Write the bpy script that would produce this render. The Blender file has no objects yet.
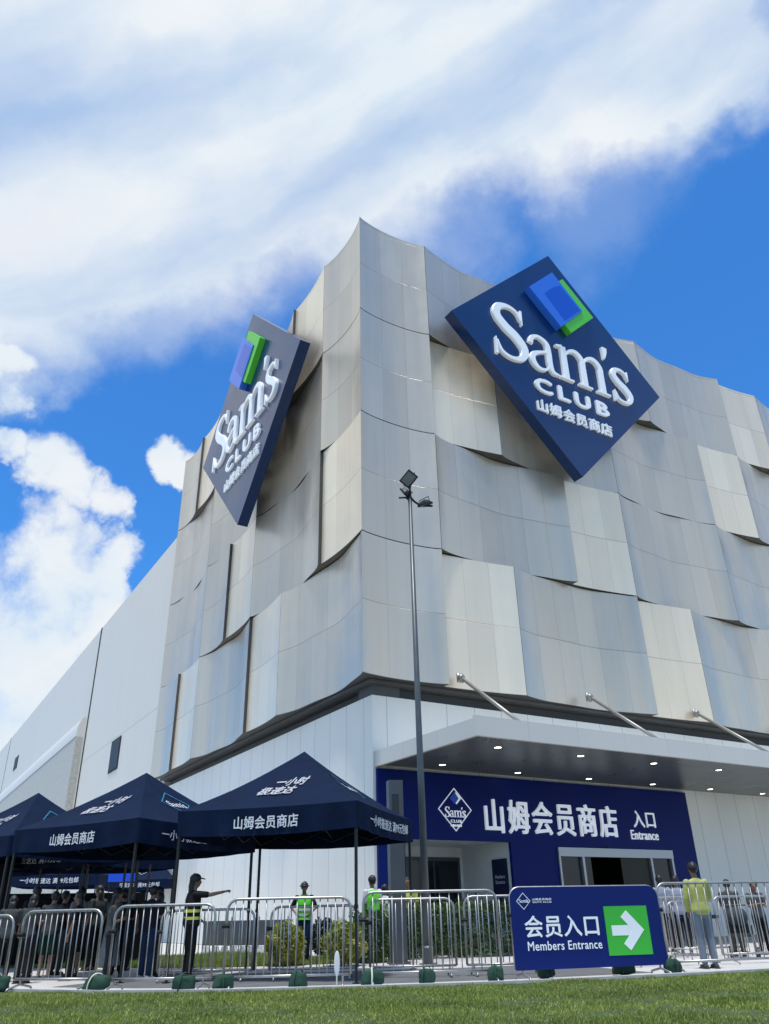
import bpy, math, random
from math import sin, cos, pi, radians, sqrt, atan2
from mathutils import Vector, Matrix, noise
random.seed(7)
S = bpy.context.scene
C = S.collection
D = bpy.data

# ------------------------------------------------------------------ helpers
class MB:
    def __init__(s): s.v = []; s.f = []; s.uv = []; s.mi = []
    def add(s, vs, fs, uvs=None, mi=0):
        o = len(s.v); s.v += [tuple(p) for p in vs]
        for i, f in enumerate(fs):
            s.f.append([o + k for k in f]); s.uv.append(uvs[i] if uvs else None); s.mi.append(mi)
        return s
    def box(s, x0, x1, y0, y1, z0, z1, mi=0):
        return s.add([(x0,y0,z0),(x1,y0,z0),(x1,y1,z0),(x0,y1,z0),(x0,y0,z1),(x1,y0,z1),(x1,y1,z1),(x0,y1,z1)],
                     [(0,3,2,1),(4,5,6,7),(0,1,5,4),(1,2,6,5),(2,3,7,6),(3,0,4,7)], mi=mi)
    def quad(s, a, b, c, d, mi=0): return s.add([a,b,c,d], [(0,1,2,3)], mi=mi)
    def tube(s, pts, rad, n=8, closed_ends=True, ry=None, mi=0):
        pts = [Vector(p) for p in pts]; m = len(pts)
        if not hasattr(rad, '__len__'): rad = [rad]*m
        if ry is None: ry = rad
        elif not hasattr(ry, '__len__'): ry = [ry]*m
        up0 = None; vs = []
        for i, p in enumerate(pts):
            d = (pts[min(i+1,m-1)] - pts[max(i-1,0)]); d = d.normalized() if d.length > 1e-9 else Vector((0,0,1))
            if up0 is None:
                a = Vector((1,0,0)) if abs(d.x) < .9 else Vector((0,1,0))
            else: a = up0
            u = (a - d*a.dot(d)).normalized(); w = d.cross(u); up0 = u
            for k in range(n):
                t = 2*pi*k/n; vs.append(p + u*cos(t)*rad[i] + w*sin(t)*ry[i])
        fs = [(i*n+k, i*n+(k+1)%n, (i+1)*n+(k+1)%n, (i+1)*n+k) for i in range(m-1) for k in range(n)]
        if closed_ends: fs += [tuple(range(n))[::-1], tuple((m-1)*n+k for k in range(n))]
        return s.add(vs, fs, mi=mi)
    def ball(s, c, r, n=10, m=7, rot=None, mi=0):
        if not hasattr(r, '__len__'): r = (r,r,r)
        c = Vector(c); vs = []
        for i in range(1, m):
            ph = pi*i/m
            for k in range(n):
                t = 2*pi*k/n; q = Vector((r[0]*sin(ph)*cos(t), r[1]*sin(ph)*sin(t), r[2]*cos(ph)))
                vs.append(c + (rot @ q if rot else q))
        a = Vector((0,0,r[2])); b = -a
        if rot: a = rot @ a; b = rot @ b
        vs += [c+a, c+b]; N = (m-1)*n
        fs = [(i*n+k, (i+1)*n+k, (i+1)*n+(k+1)%n, i*n+(k+1)%n) for i in range(m-2) for k in range(n)]
        fs += [(N, k, (k+1)%n) for k in range(n)] + [(N+1, (m-2)*n+(k+1)%n, (m-2)*n+k) for k in range(n)]
        return s.add(vs, fs, mi=mi)
    def capsule(s, p, q, r0, r1, n=10, k0=1., mi=0):
        """tapered limb with rounded ends; k0 flattens it front to back"""
        p = Vector(p); q = Vector(q); d = (q-p).normalized(); pts = []; rr = []
        for t in (0.12, .5, .86): pts.append(p - d*r0*cos(t*pi/2)); rr.append(r0*sin(t*pi/2))
        pts += [p, (p+q)/2, q]; rr += [r0, (r0+r1)/2, r1]
        for t in (.86, .5, .12): pts.append(q + d*r1*cos(t*pi/2)); rr.append(r1*sin(t*pi/2))
        return s.tube(pts, rr, n, ry=[a*k0 for a in rr], mi=mi)
    def mesh(s, name, smooth=False):
        me = D.meshes.new(name); me.from_pydata(s.v, [], s.f)
        if any(u is not None for u in s.uv):
            l = me.uv_layers.new(name='UVMap'); i = 0; data = []
            for f, u in zip(s.f, s.uv):
                for k in range(len(f)): data += list(u[k]) if u is not None else [0,0]
            l.data.foreach_set('uv', data)
        if any(s.mi): me.polygons.foreach_set('material_index', s.mi)
        if smooth: me.polygons.foreach_set('use_smooth', [True]*len(s.f))
        me.update(); return me
    def build(s, name, mats, parent=None, smooth=False, loc=None):
        me = s.mesh(name, smooth)
        for m in (mats if isinstance(mats, (list,tuple)) else [mats]): me.materials.append(m)
        o = D.objects.new(name, me); C.objects.link(o)
        if parent: o.parent = parent
        if loc: o.location = loc
        return o

def tag(o, label=None, cat=None, group=None, kind=None):
    if label: o['label'] = label
    if cat: o['category'] = cat
    if group: o['group'] = group
    if kind: o['kind'] = kind
    return o
def thing(name, label, cat, loc=(0,0,0), rz=0, group=None):
    o = D.objects.new(name, None); C.objects.link(o); o.location = loc; o.rotation_euler = (0,0,rz)
    o.empty_display_size = .2
    return tag(o, label, cat, group)
def structure(o): o['kind'] = 'structure'; return o
def bake(o, mods):
    """apply modifiers without operators"""
    for t, kw in mods:
        m = o.modifiers.new(t, t)
        for k, v in kw.items(): setattr(m, k, v)
    bpy.context.view_layer.update()
    dg = bpy.context.evaluated_depsgraph_get()
    me = D.meshes.new_from_object(o.evaluated_get(dg)); mats = list(o.data.materials)
    o.modifiers.clear(); old = o.data; o.data = me; D.meshes.remove(old)
    if not me.materials:
        for m in mats: me.materials.append(m)
    me.polygons.foreach_set('use_smooth', [True]*len(me.polygons)); return o

# ------------------------------------------------------------------ materials
def nd(nt, t, **kw):
    n = nt.nodes.new(t)
    for k, v in kw.items():
        if k.startswith('i_'):
            key = k[2:]; key = int(key) if key.isdigit() else key.replace('_', ' ')
            n.inputs[key].default_value = v
        else: setattr(n, k, v)
    return n
def mat(name, col, rough=.5, metal=0., spec=.5, var=0., vscale=3., bump=0., bscale=40., emit=None, estr=1., coord='Object', stretch=(1,1,1), dirt=0., trans=0., alpha=1.):
    m = D.materials.new(name); m.use_nodes = True; nt = m.node_tree; b = nt.nodes['Principled BSDF']
    b.inputs['Base Color'].default_value = (*col, 1); b.inputs['Roughness'].default_value = rough
    b.inputs['Metallic'].default_value = metal; b.inputs['Specular IOR Level'].default_value = spec
    if trans: b.inputs['Transmission Weight'].default_value = trans
    if alpha < 1: b.inputs['Alpha'].default_value = alpha
    if emit: b.inputs['Emission Color'].default_value = (*emit, 1); b.inputs['Emission Strength'].default_value = estr
    L = nt.links.new
    if var or bump:
        tc = nd(nt, 'ShaderNodeTexCoord'); mp = nd(nt, 'ShaderNodeMapping'); mp.inputs['Scale'].default_value = stretch
        L(tc.outputs[coord], mp.inputs[0])
    if var:
        n = nd(nt, 'ShaderNodeTexNoise', i_Scale=vscale, i_Detail=5., i_Roughness=.6); L(mp.outputs[0], n.inputs['Vector'])
        r = nd(nt, 'ShaderNodeMapRange'); r.inputs['From Min'].default_value = .3; r.inputs['From Max'].default_value = .7
        r.inputs['To Min'].default_value = 1-var; r.inputs['To Max'].default_value = 1+var*.6; L(n.outputs['Fac'], r.inputs['Value'])
        mx = nd(nt, 'ShaderNodeVectorMath', operation='SCALE'); mx.inputs[0].default_value = col; L(r.outputs[0], mx.inputs['Scale'])
        L(mx.outputs[0], b.inputs['Base Color'])
        r2 = nd(nt, 'ShaderNodeMapRange'); r2.inputs['To Min'].default_value = max(0, rough-.12); r2.inputs['To Max'].default_value = min(1, rough+.12)
        L(n.outputs['Fac'], r2.inputs['Value']); L(r2.outputs[0], b.inputs['Roughness'])
    if bump:
        n2 = nd(nt, 'ShaderNodeTexNoise', i_Scale=bscale, i_Detail=4.); L(mp.outputs[0], n2.inputs['Vector'])
        bp = nd(nt, 'ShaderNodeBump', i_Strength=bump, i_Distance=.02); L(n2.outputs['Fac'], bp.inputs['Height']); L(bp.outputs[0], b.inputs['Normal'])
    return m

def seam_material(name, col, rough, metal, pu, pv, width, dark, tone, bumpy, uvmode=True, warm=0., spec=.5, streak=.0, offset=0.):
    """panelled surface: thin joints each pu by pv (uv or world metres), small tone change per panel"""
    m = D.materials.new(name); m.use_nodes = True; nt = m.node_tree; b = nt.nodes['Principled BSDF']; L = nt.links.new
    b.inputs['Metallic'].default_value = metal; b.inputs['Specular IOR Level'].default_value = spec
    tc = nd(nt, 'ShaderNodeTexCoord'); sp = nd(nt, 'ShaderNodeSeparateXYZ')
    L(tc.outputs['UV' if uvmode else 'Object'], sp.inputs[0])
    def M(op, a, bb=None):
        n = nd(nt, 'ShaderNodeMath', operation=op)
        for i, x in enumerate((a, bb)):
            if x is None: continue
            if isinstance(x, (int, float)): n.inputs[i].default_value = x
            else: L(x, n.inputs[i])
        return n.outputs[0]
    if uvmode: u, v = sp.outputs[0], sp.outputs[1]
    else: u, v = M('ADD', M('ADD', sp.outputs[0], sp.outputs[1]), offset), sp.outputs[2]
    u = M('DIVIDE', u, pu); v = M('DIVIDE', v, pv)
    def line(t, w):
        f = M('FRACT', t); e = M('MINIMUM', f, M('SUBTRACT', 1., f)); return M('LESS_THAN', e, w)
    lu = line(u, width/pu); lv = line(v, width/pv); ln = M('MAXIMUM', M('MULTIPLY', lu, .4), lv)
    cb = nd(nt, 'ShaderNodeCombineXYZ'); L(M('FLOOR', u), cb.inputs[0]); L(M('FLOOR', v), cb.inputs[1])
    wn = nd(nt, 'ShaderNodeTexWhiteNoise', noise_dimensions='3D'); L(cb.outputs[0], wn.inputs['Vector'])
    t1 = M('ADD', 1-tone/2, M('MULTIPLY', wn.outputs['Value'], tone))
    mp = nd(nt, 'ShaderNodeMapping'); mp.inputs['Scale'].default_value = (1.6,1.6,.12); L(tc.outputs['Object'], mp.inputs[0])
    ns = nd(nt, 'ShaderNodeTexNoise', i_Scale=1.2, i_Detail=6., i_Roughness=.65); L(mp.outputs[0], ns.inputs['Vector'])
    t2 = M('ADD', 1-streak/2, M('MULTIPLY', ns.outputs['Fac'], streak))
    t3 = M('MULTIPLY', M('MULTIPLY', t1, t2), M('SUBTRACT', 1., M('MULTIPLY', ln, dark)))
    vm = nd(nt, 'ShaderNodeVectorMath', operation='SCALE'); vm.inputs[0].default_value = col; L(t3, vm.inputs['Scale']); L(vm.outputs[0], b.inputs['Base Color'])
    L(M('ADD', rough-.09, M('MULTIPLY', ns.outputs['Fac'], .18)), b.inputs['Roughness'])
    n3 = nd(nt, 'ShaderNodeTexNoise', i_Scale=.55, i_Detail=2.); L(tc.outputs['Object'], n3.inputs['Vector'])
    bp = nd(nt, 'ShaderNodeBump', i_Strength=bumpy, i_Distance=.12); L(M('SUBTRACT', n3.outputs['Fac'], M('MULTIPLY', ln, .12)), bp.inputs['Height']); L(bp.outputs[0], b.inputs['Normal'])
    return m

W = 3.361
metal_grey = seam_material('brushed_aluminium', (.68,.595,.47), .35, .62, W/3, 2.5, .013, .40, .13, .5, streak=.22)  # stretched streaks in the colour stand for reflection bands of the curved panels
metal_warm = seam_material('warm_tinted_aluminium', (.98,.82,.60), .36, .50, W/3, 2.5, .013, .40, .14, .5, streak=.22)  # warmer reflection of the angled narrow panels put into the base colour
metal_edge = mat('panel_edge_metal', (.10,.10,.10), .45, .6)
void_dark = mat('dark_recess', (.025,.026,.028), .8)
white_wall = seam_material('white_panel_wall', (.86,.845,.775), .45, 0, 1.2, 60., .016, .85, .035, .05, uvmode=False, streak=.12, offset=.25)
wing_wall = seam_material('wing_panel_wall', (.68,.655,.58), .5, 0, 26., 12.4, .05, .18, .03, .03, uvmode=False, streak=.12, offset=1.)
perforated = None
blue_wall = seam_material('blue_portal_sheet', (.0006,.0115,.135), .45, 0, 2.35, 60., .01, .6, .10, .03, uvmode=False, spec=.15, streak=.18, offset=.9)
canopy_white = seam_material('canopy_fascia_metal', (.66,.635,.57), .45, .1, 1.85, 40., .012, .3, .04, .05, uvmode=False, streak=.08)
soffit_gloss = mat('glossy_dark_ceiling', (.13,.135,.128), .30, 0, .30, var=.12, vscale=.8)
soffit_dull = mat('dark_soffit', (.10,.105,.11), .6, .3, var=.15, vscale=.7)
sign_navy = mat('navy_sign_face', (.0015,.026,.115), .24, 0, .5, var=.04, vscale=.4)
sign_navy.node_tree.nodes['Principled BSDF'].inputs['IOR'].default_value = 1.62
sign_side = mat('navy_sign_edge', (.003,.006,.06), .5, 0, .2)
letter_white = mat('white_letter_acrylic', (.86,.90,.92), .35, 0, .5, emit=(.9,.95,1), estr=.10)
letter_side = mat('shaded_letter_return', (.13,.19,.30), .4)  # grey-blue puts the shade on the letter sides into the colour
letter_glow = mat('white_lit_letter', (.85,.88,.92), .4, 0, .5, emit=(.85,.9,1), estr=.30)
logo_blue = mat('logo_blue', (.012,.10,.62), .3)
logo_blue2 = mat('logo_bright_blue', (.0,.085,.58), .3)
logo_lightblue = mat('logo_light_blue', (.03,.17,.75), .3)
logo_green = mat('logo_green', (.10,.62,.04), .35)
logo_edge = mat('logo_dark_edge', (.005,.02,.11), .4)
tent_cloth = mat('navy_tent_canvas', (.0055,.0145,.042), .8, 0, .08, var=.25, vscale=2.2, bump=.9, bscale=2.2)
tent_in = tent_cloth
print_white = mat('white_print', (.72,.74,.78), .6)
print_cyan = mat('cyan_print', (.05,.36,.55), .6)
steel = mat('galvanised_steel', (.42,.42,.41), .42, .8, var=.15, vscale=9.)
black_metal = mat('black_powder_coat', (.012,.012,.014), .45, .2)
pole_grey = mat('grey_lamp_paint', (.085,.10,.105), .42, .3, var=.12, vscale=6.)
pylon_grey = mat('grey_pylon_paint', (.075,.085,.10), .45, .2, var=.1, vscale=2.)
rod_metal = mat('stay_rod_metal', (.30,.29,.27), .45, .6)
glass_dark = mat('dark_door_glass', (.010,.013,.016), .10, 0, .45)
glass_olive = mat('olive_door_glass', (.028,.030,.022), .3, 0, .2)
frame_silver = mat('silver_door_frame', (.42,.44,.46), .35, .6)
vest_white = mat('white_vestibule_paint', (.85,.85,.80), .5, var=.05)
poster_navy = mat('navy_poster', (.01,.015,.06), .4)
concrete = mat('pale_paving', (.52,.51,.49), .75, var=.14, vscale=1.1, bump=.2, bscale=14.)
asphalt = mat('grey_asphalt', (.13,.135,.14), .85, var=.18, vscale=2.5, bump=.3, bscale=60.)
kerb_m = mat('kerb_stone', (.48,.48,.46), .7, var=.15, vscale=5.)
soil = mat('lawn_soil', (.045,.075,.018), .95, var=.35, vscale=3.)
bag_green = mat('green_bag_canvas', (.010,.052,.032), .85, var=.25, vscale=8., bump=.5, bscale=12.)
strap_pale = mat('pale_strap', (.55,.62,.45), .7)
banner_blue = mat('blue_banner_vinyl', (.002,.014,.145), .42, 0, .3, var=.05, vscale=2.)
banner_green = mat('green_arrow_vinyl', (.06,.55,.05), .4)
downlight_m = mat('lit_downlight', (1,1,1), .5, emit=(1,.93,.80), estr=7.)
hoard_m = mat('grey_hoarding', (.10,.105,.11), .6, var=.1)
blue_cloth = mat('bright_blue_sheet', (.01,.09,.72), .6, emit=(.01,.09,.72), estr=.10)
window_m = mat('dark_window_glass', (.035,.04,.045), .5, 0, .2)
skin_m = mat('skin', (.22,.125,.08), .55)  # tone lowered with the clothes for the shade under the tents
hair_m = mat('black_hair', (.010,.009,.009), .5)
eye_m = mat('eye_dark', (.02,.015,.012), .2)

def leaf_mat(name, c1, c2, scale=1.5, transl=.25):
    m = D.materials.new(name); m.use_nodes = True; nt = m.node_tree; b = nt.nodes['Principled BSDF']; L = nt.links.new
    tc = nd(nt, 'ShaderNodeTexCoord'); n = nd(nt, 'ShaderNodeTexNoise', i_Scale=scale, i_Detail=4.); L(tc.outputs['Object'], n.inputs['Vector'])
    g = nd(nt, 'ShaderNodeNewGeometry')
    wn = nd(nt, 'ShaderNodeMath', operation='MULTIPLY_ADD'); L(g.outputs['Random Per Island'], wn.inputs[0]); wn.inputs[1].default_value = .55
    mr = nd(nt, 'ShaderNodeMapRange'); mr.inputs['From Min'].default_value = .35; mr.inputs['From Max'].default_value = .65; mr.inputs['To Max'].default_value = .5
    L(n.outputs['Fac'], mr.inputs['Value']); L(mr.outputs[0], wn.inputs[2])
    mx = nd(nt, 'ShaderNodeMix', data_type='RGBA'); mx.inputs[6].default_value = (*c1,1); mx.inputs[7].default_value = (*c2,1)
    L(wn.outputs[0], mx.inputs[0]); L(mx.outputs[2], b.inputs['Base Color']); b.inputs['Roughness'].default_value = .55
    tr = nd(nt, 'ShaderNodeBsdfTranslucent'); L(mx.outputs[2], tr.inputs[0]); ms = nd(nt, 'ShaderNodeMixShader', i_0=transl)
    out = nt.nodes['Material Output']; L(b.outputs[0], ms.inputs[1]); L(tr.outputs[0], ms.inputs[2]); L(ms.outputs[0], out.inputs[0])
    return m
grass_m = leaf_mat('grass_blades', (.085,.145,.018), (.36,.42,.085), .9, .3)
shade_black = mat('shade_black', (.008,.008,.010), .9, 0, .1)
dark_truss = mat('dark_truss', (.05,.05,.055), .5, .5)
hedge_m = leaf_mat('hedge_leaves', (.02,.045,.010), (.09,.17,.04), 2.)
shrub_m = leaf_mat('golden_shrub_leaves', (.13,.17,.02), (.48,.48,.07), 2.)
dark_shrub_m = leaf_mat('dark_shrub_leaves', (.008,.013,.010), (.025,.035,.022), 2.)
bark_m = mat('bark', (.07,.05,.035), .9, bump=.5)

# ------------------------------------------------------------------ text
def text_mesh(body, size=1., extrude=.02, bold=.0, shear=0., space=1.06, align='CENTER', res=3):
    """outline text as a mesh; weight is added with shifted layers, which never break complex characters"""
    c = D.curves.new('lettering', 'FONT'); c.body = body; c.size = size; c.extrude = extrude; c.shear = shear
    c.space_character = space; c.align_x = align; c.resolution_u = res
    o = D.objects.new('lettering', c); C.objects.link(o); bpy.context.view_layer.update()
    dg = bpy.context.evaluated_depsgraph_get(); me = D.meshes.new_from_object(o.evaluated_get(dg))
    D.objects.remove(o); D.curves.remove(c)
    vs = [tuple(v.co) for v in me.vertices]; fs = [tuple(p.vertices) for p in me.polygons]; D.meshes.remove(me)
    mb = MB(); n = 0
    for dx, dy in ((0,0),(1,0),(-1,0),(0,1),(0,-1)) if bold else ((0,0),):
        mb.add([(x+dx*bold, y+dy*bold*.8, z+n*.0006) for x, y, z in vs], fs); n += 1
    return mb.mesh('lettering')
def fit_text(me, x0, x1, y0, y1):
    """stretch a flat text mesh onto a rectangle"""
    xs = [v.co.x for v in me.vertices]; ys = [v.co.y for v in me.vertices]
    a, b, c, d = min(xs), max(xs), min(ys), max(ys)
    for v in me.vertices:
        v.co.x = x0 + (v.co.x-a)/(b-a)*(x1-x0); v.co.y = y0 + (v.co.y-c)/(d-c)*(y1-y0)
    return me
def put(me, name, m, parent, fn):
    if isinstance(m, tuple):      # face material, side material
        idx = [0 if abs(p.normal.z) > .5 else 1 for p in me.polygons]; me.materials.clear()
        for k_ in m: me.materials.append(k_)
        me.polygons.foreach_set('material_index', idx)
    else: me.materials.clear(); me.materials.append(m)
    for v in me.vertices: v.co = fn(*v.co)
    o = D.objects.new(name, me); C.objects.link(o); o.parent = parent; return o
def cr(pts, n=7):
    out = []
    P = [Vector(p) for p in pts]
    for i in range(len(P)-1):
        a, b, c, d = P[max(i-1,0)], P[i], P[i+1], P[min(i+2,len(P)-1)]
        for k in range(n):
            t = k/n; out.append(.5*((2*b)+(c-a)*t+(2*a-5*b+4*c-d)*t*t+(3*b-a-3*c+d)*t**3))
    out.append(P[-1]); return out
def stroke(mb, pts, z0, z1, n=7):
    """pts: (x, y, width) brush stroke extruded z0..z1 with a small bevel"""
    P = cr(pts, n); m = len(P); vs = []
    bz = (z1-z0)*.25
    for i, p in enumerate(P):
        d = P[min(i+1,m-1)] - P[max(i-1,0)]; d = Vector((d.x, d.y)); d.normalize(); nrm = Vector((-d.y, d.x))
        for z, s in ((z0,1),(z1-bz,1),(z1,.82)):
            vs.append((p.x+nrm.x*p.z/2*s, p.y+nrm.y*p.z/2*s, z)); vs.append((p.x-nrm.x*p.z/2*s, p.y-nrm.y*p.z/2*s, z))
    fs = []
    for i in range(m-1):
        a = i*6; b = a+6
        fs += [(a+4,a+5,b+5,b+4),(a+2,a+4,b+4,b+2),(a,a+2,b+2,b),(a+5,a+3,b+3,b+5),(a+3,a+1,b+1,b+3)]
    a = (m-1)*6; fs += [(0,1,3,2),(2,3,5,4),(a+1,a,a+2,a+3),(a+3,a+2,a+4,a+5)]
    mb.add(vs, fs)
S_PATH = [(.84,1.22,.05),(.74,1.44,.09),(.50,1.52,.11),(.22,1.41,.19),(.15,1.14,.25),(.36,.89,.27),(.66,.68,.28),(.86,.40,.25),(.77,.12,.17),(.48,.01,.10),(.20,.10,.09),(.08,.38,.05)]
def sams(z1=.02):
    """the serif word as one mesh, baseline 0, x-height 1"""
    mb = MB(); e = [0.]
    def st(pts): e[0] += .0015; stroke(mb, pts, 0, z1+e[0])
    def sS(ox, k, wk):
        st([(ox+x*k, y*k, w*k*wk) for x, y, w in S_PATH])
        st([(ox+.87*k,1.53*k,.07*k),(ox+.87*k,1.10*k,.03*k)]); st([(ox+.05*k,-.02*k,.07*k),(ox+.05*k,.45*k,.03*k)])
    sS(0, 1, 1.)
    o = .98
    st([(o+.10,.70,.13),(o+.16,.88,.12),(o+.36,.97,.09),(o+.58,.86,.15),(o+.62,.62,.17),(o+.62,.28,.17),(o+.68,.07,.12),(o+.86,.03,.05)])
    st([(o+.60,.60,.06),(o+.36,.52,.08),(o+.14,.38,.14),(o+.11,.18,.17),(o+.25,.03,.11),(o+.44,.04,.07),(o+.62,.20,.06)])
    o = 1.92
    for i, x in enumerate((.16,.74,1.32)):
        st([(o+x,.98 if i==0 else .70,.18),(o+x,.45,.18),(o+x,.02,.18)]); st([(o+x-.21,.03,.06),(o+x+.21,.03,.06)])
        if i < 2: st([(o+x,.68,.05),(o+x+.2,.92,.09),(o+x+.42,.96,.14),(o+x+.575,.80,.17),(o+x+.58,.60,.18)])
    st([(o-.07,.93,.06),(o+.12,.97,.09)])
    st([(3.52,1.52,.17),(3.51,1.38,.14),(3.46,1.16,.04)])
    sS(3.60, .655, 1.12)
    return mb
def sams_into(x0, x1, y0, ytop, z1):
    me = sams(z1).mesh('lettering'); return fit_text(me, x0, x1, y0, ytop)
def diamond_outline(mb, hx, hy, w, z, z0=0, cx=0, cy=0):
    o = [(cx-hx,cy),(cx,cy+hy),(cx+hx,cy),(cx,cy-hy)]; k = 1 - w/hx
    i = [(cx+(a-cx)*k, cy+(b-cy)*k) for a, b in o]
    for j in range(4):
        n = (j+1)%4
        vs = [(*o[j],z0),(*o[n],z0),(*i[n],z0),(*i[j],z0),(*o[j],z),(*o[n],z),(*i[n],z),(*i[j],z)]
        mb.add(vs, [(4,7,6,5),(0,1,2,3),(0,4,5,1),(3,2,6,7)])
def poly(mb, pts, z0, z1, mi_top=0, mi_side=0):
    n = len(pts); vs = [(*p,z0) for p in pts]+[(*p,z1) for p in pts]
    area = sum(pts[i][0]*pts[(i+1)%n][1]-pts[(i+1)%n][0]*pts[i][1] for i in range(n))
    top = tuple(range(n,2*n)); sides = [(i,(i+1)%n,n+(i+1)%n,n+i) for i in range(n)]
    if area < 0: top = top[::-1]; sides = [s[::-1] for s in sides]
    mb.add(vs, [top], mi=mi_top); mb.add(vs, sides, mi=mi_side)

# ------------------------------------------------------------------ the building
Z0 = 7.807; H = 5.0; R = .8; LEN_R = 13; YMAX = 130
store = thing('store_building', 'large boxy warehouse store clad in overlapping curved silver metal panels, some tinted for warmer reflections', 'building')
def pt(side, s, out, z):      # s metres along the facade from the corner, out metres proud of it
    return (s, -out, z) if side == 'R' else (-out, s, z)
ROWS_R = {3:[(0,1,'g'),(1,3,'g'),(3,5,'g'),(5,7,'g'),(7,8,'w'),(8,10,'g'),(10,11,'w'),(11,13,'g')],
          2:[(0,1,'g'),(1,2,'w'),(2,4,'g'),(4,6,'g'),(6,7,'w'),(7,9,'g'),(9,10,'w'),(10,13,'g')],
          1:[(0,1,'g'),(1,3,'g'),(3,4,'w'),(4,6,'g'),(6,8,'g'),(8,9,'w'),(9,11,'g'),(11,13,'g')],
          0:[(0,1,'g'),(1,2,'w'),(2,4,'g'),(4,5,'w'),(5,7,'g'),(7,8,'w'),(8,10,'g'),(10,11,'w'),(11,13,'g')]}
ROWS_L = {3:[(0,1,'g'),(1,2,'w'),(2,4,'g'),(4,5,'g'),(5,6,'w'),(6,7,'g')],
          2:[(0,1,'g'),(1,3,'g'),(3,5,'g'),(5,7,'g')],
          1:[(0,1,'w'),(1,3,'g'),(3,4,'w'),(4,5,'g'),(5,7,'g')],
          0:[(0,2,'g'),(2,3,'w'),(3,5,'g'),(5,6,'w'),(6,7,'g')]}
def panel(side, a, b, kind, row):
    w = b-a; n = 14*w; mb = MB(); g = .008; zb = Z0+row*H+(.0 if row == 0 else .018); zt = Z0+(row+1)*H-.018
    if row == 3: zt += .15
    sc = {1:.23, 2:.44, 3:.5}[w]
    def out(t):   # t = 0 at the left end as seen, 1 at the right end
        arc = 4*t*(1-t)
        if kind == 'w': return (-.33*(1-t)**1.2 if side == 'R' else -.13*(1-t)) - .10*arc
        return -sc*(arc**.80) - (.022*w*sin(4*pi*t+row*1.3)*min(1, 6*t*(1-t)) if w > 1 else 0)
    nv = 4
    F = [];
    for i in range(n+1):
        q = i/n; s = W*(a + w*q); s = min(max(s, W*a+(g if a > 0 else -0)), W*b-g)
        t = q if side == 'R' else 1-q
        if side == 'R' and a == 0 and i == 0: t = 0
        F.append((s, out(t)))
    fr = []; uv = []
    for i in range(n+1):
        for j in range(nv+1):
            z = zb+(zt-zb)*j/nv; fr.append(pt(side, F[i][0], F[i][1], z))
            uv.append((F[i][0], (z-Z0)))
    fs = []; us = []
    for i in range(n):
        for j in range(nv):
            f = (i*(nv+1)+j, (i+1)*(nv+1)+j, (i+1)*(nv+1)+j+1, i*(nv+1)+j+1)
            if side == 'L': f = f[::-1]
            fs.append(f); us.append([uv[k] for k in f])
    mb.add(fr, fs, us)
    # returns: bottom, top and both ends, folded back toward the wall
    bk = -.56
    def strip(z, flip):
        vs = []; ff = []
        for s, o in F: vs += [pt(side, s, o, z), pt(side, max(s,.57), bk, z)]
        for i in range(n):
            f = (2*i, 2*i+1, 2*i+3, 2*i+2); ff.append(f[::-1] if flip else f)
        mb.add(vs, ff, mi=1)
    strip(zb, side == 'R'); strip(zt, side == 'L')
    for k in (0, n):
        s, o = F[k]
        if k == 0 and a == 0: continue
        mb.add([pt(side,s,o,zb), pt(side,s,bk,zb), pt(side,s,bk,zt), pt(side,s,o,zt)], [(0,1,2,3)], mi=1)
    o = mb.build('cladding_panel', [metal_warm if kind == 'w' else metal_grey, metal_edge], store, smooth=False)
    me = o.data; me.polygons.foreach_set('use_smooth', [p.material_index == 0 for p in me.polygons])
    if kind == 'w': o['label'] = 'narrow panel tinted to show its warmer reflection'
for side, rows in (('R', ROWS_R), ('L', ROWS_L)):
    for r, lst in rows.items():
        for a, b, k in lst: panel(side, a, b, k, r)
XE = W*LEN_R; YE = W*7
core = MB()
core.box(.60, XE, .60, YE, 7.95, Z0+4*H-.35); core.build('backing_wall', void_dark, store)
MB().box(.56, XE+.3, .56, YE+.02, Z0+4*H-.34, Z0+4*H-.1).build('roof', metal_edge, store)
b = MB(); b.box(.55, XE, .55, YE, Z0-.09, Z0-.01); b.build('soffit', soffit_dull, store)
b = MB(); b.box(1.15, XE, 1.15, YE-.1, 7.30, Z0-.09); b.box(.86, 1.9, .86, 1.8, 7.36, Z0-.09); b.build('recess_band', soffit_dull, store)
# lower walls
b = MB(); b.box(R, 1.2, 1.2, YE-.02, 0, 7.35); b.build('side_wall', white_wall, store)
b = MB(); b.box(R, XE, .8, 1.2, 5.0, 7.35); b.box(R, .92, .8, 1.2, 0, 5.0); b.box(15.02, XE, .8, 1.2, 0, 5.0); b.build('front_wall', white_wall, store)
b = MB(); b.box(6.4, 7.9, 1.2, 8, 0, 5.2); b.box(13.7, 14.0, 1.2, 8, 0, 5.2); b.box(7.9,13.7,6,8,0,5.2); b.box(7.9,13.7,.9,6,3.1,3.3); b.build('inner_wall', void_dark, store)
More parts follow.
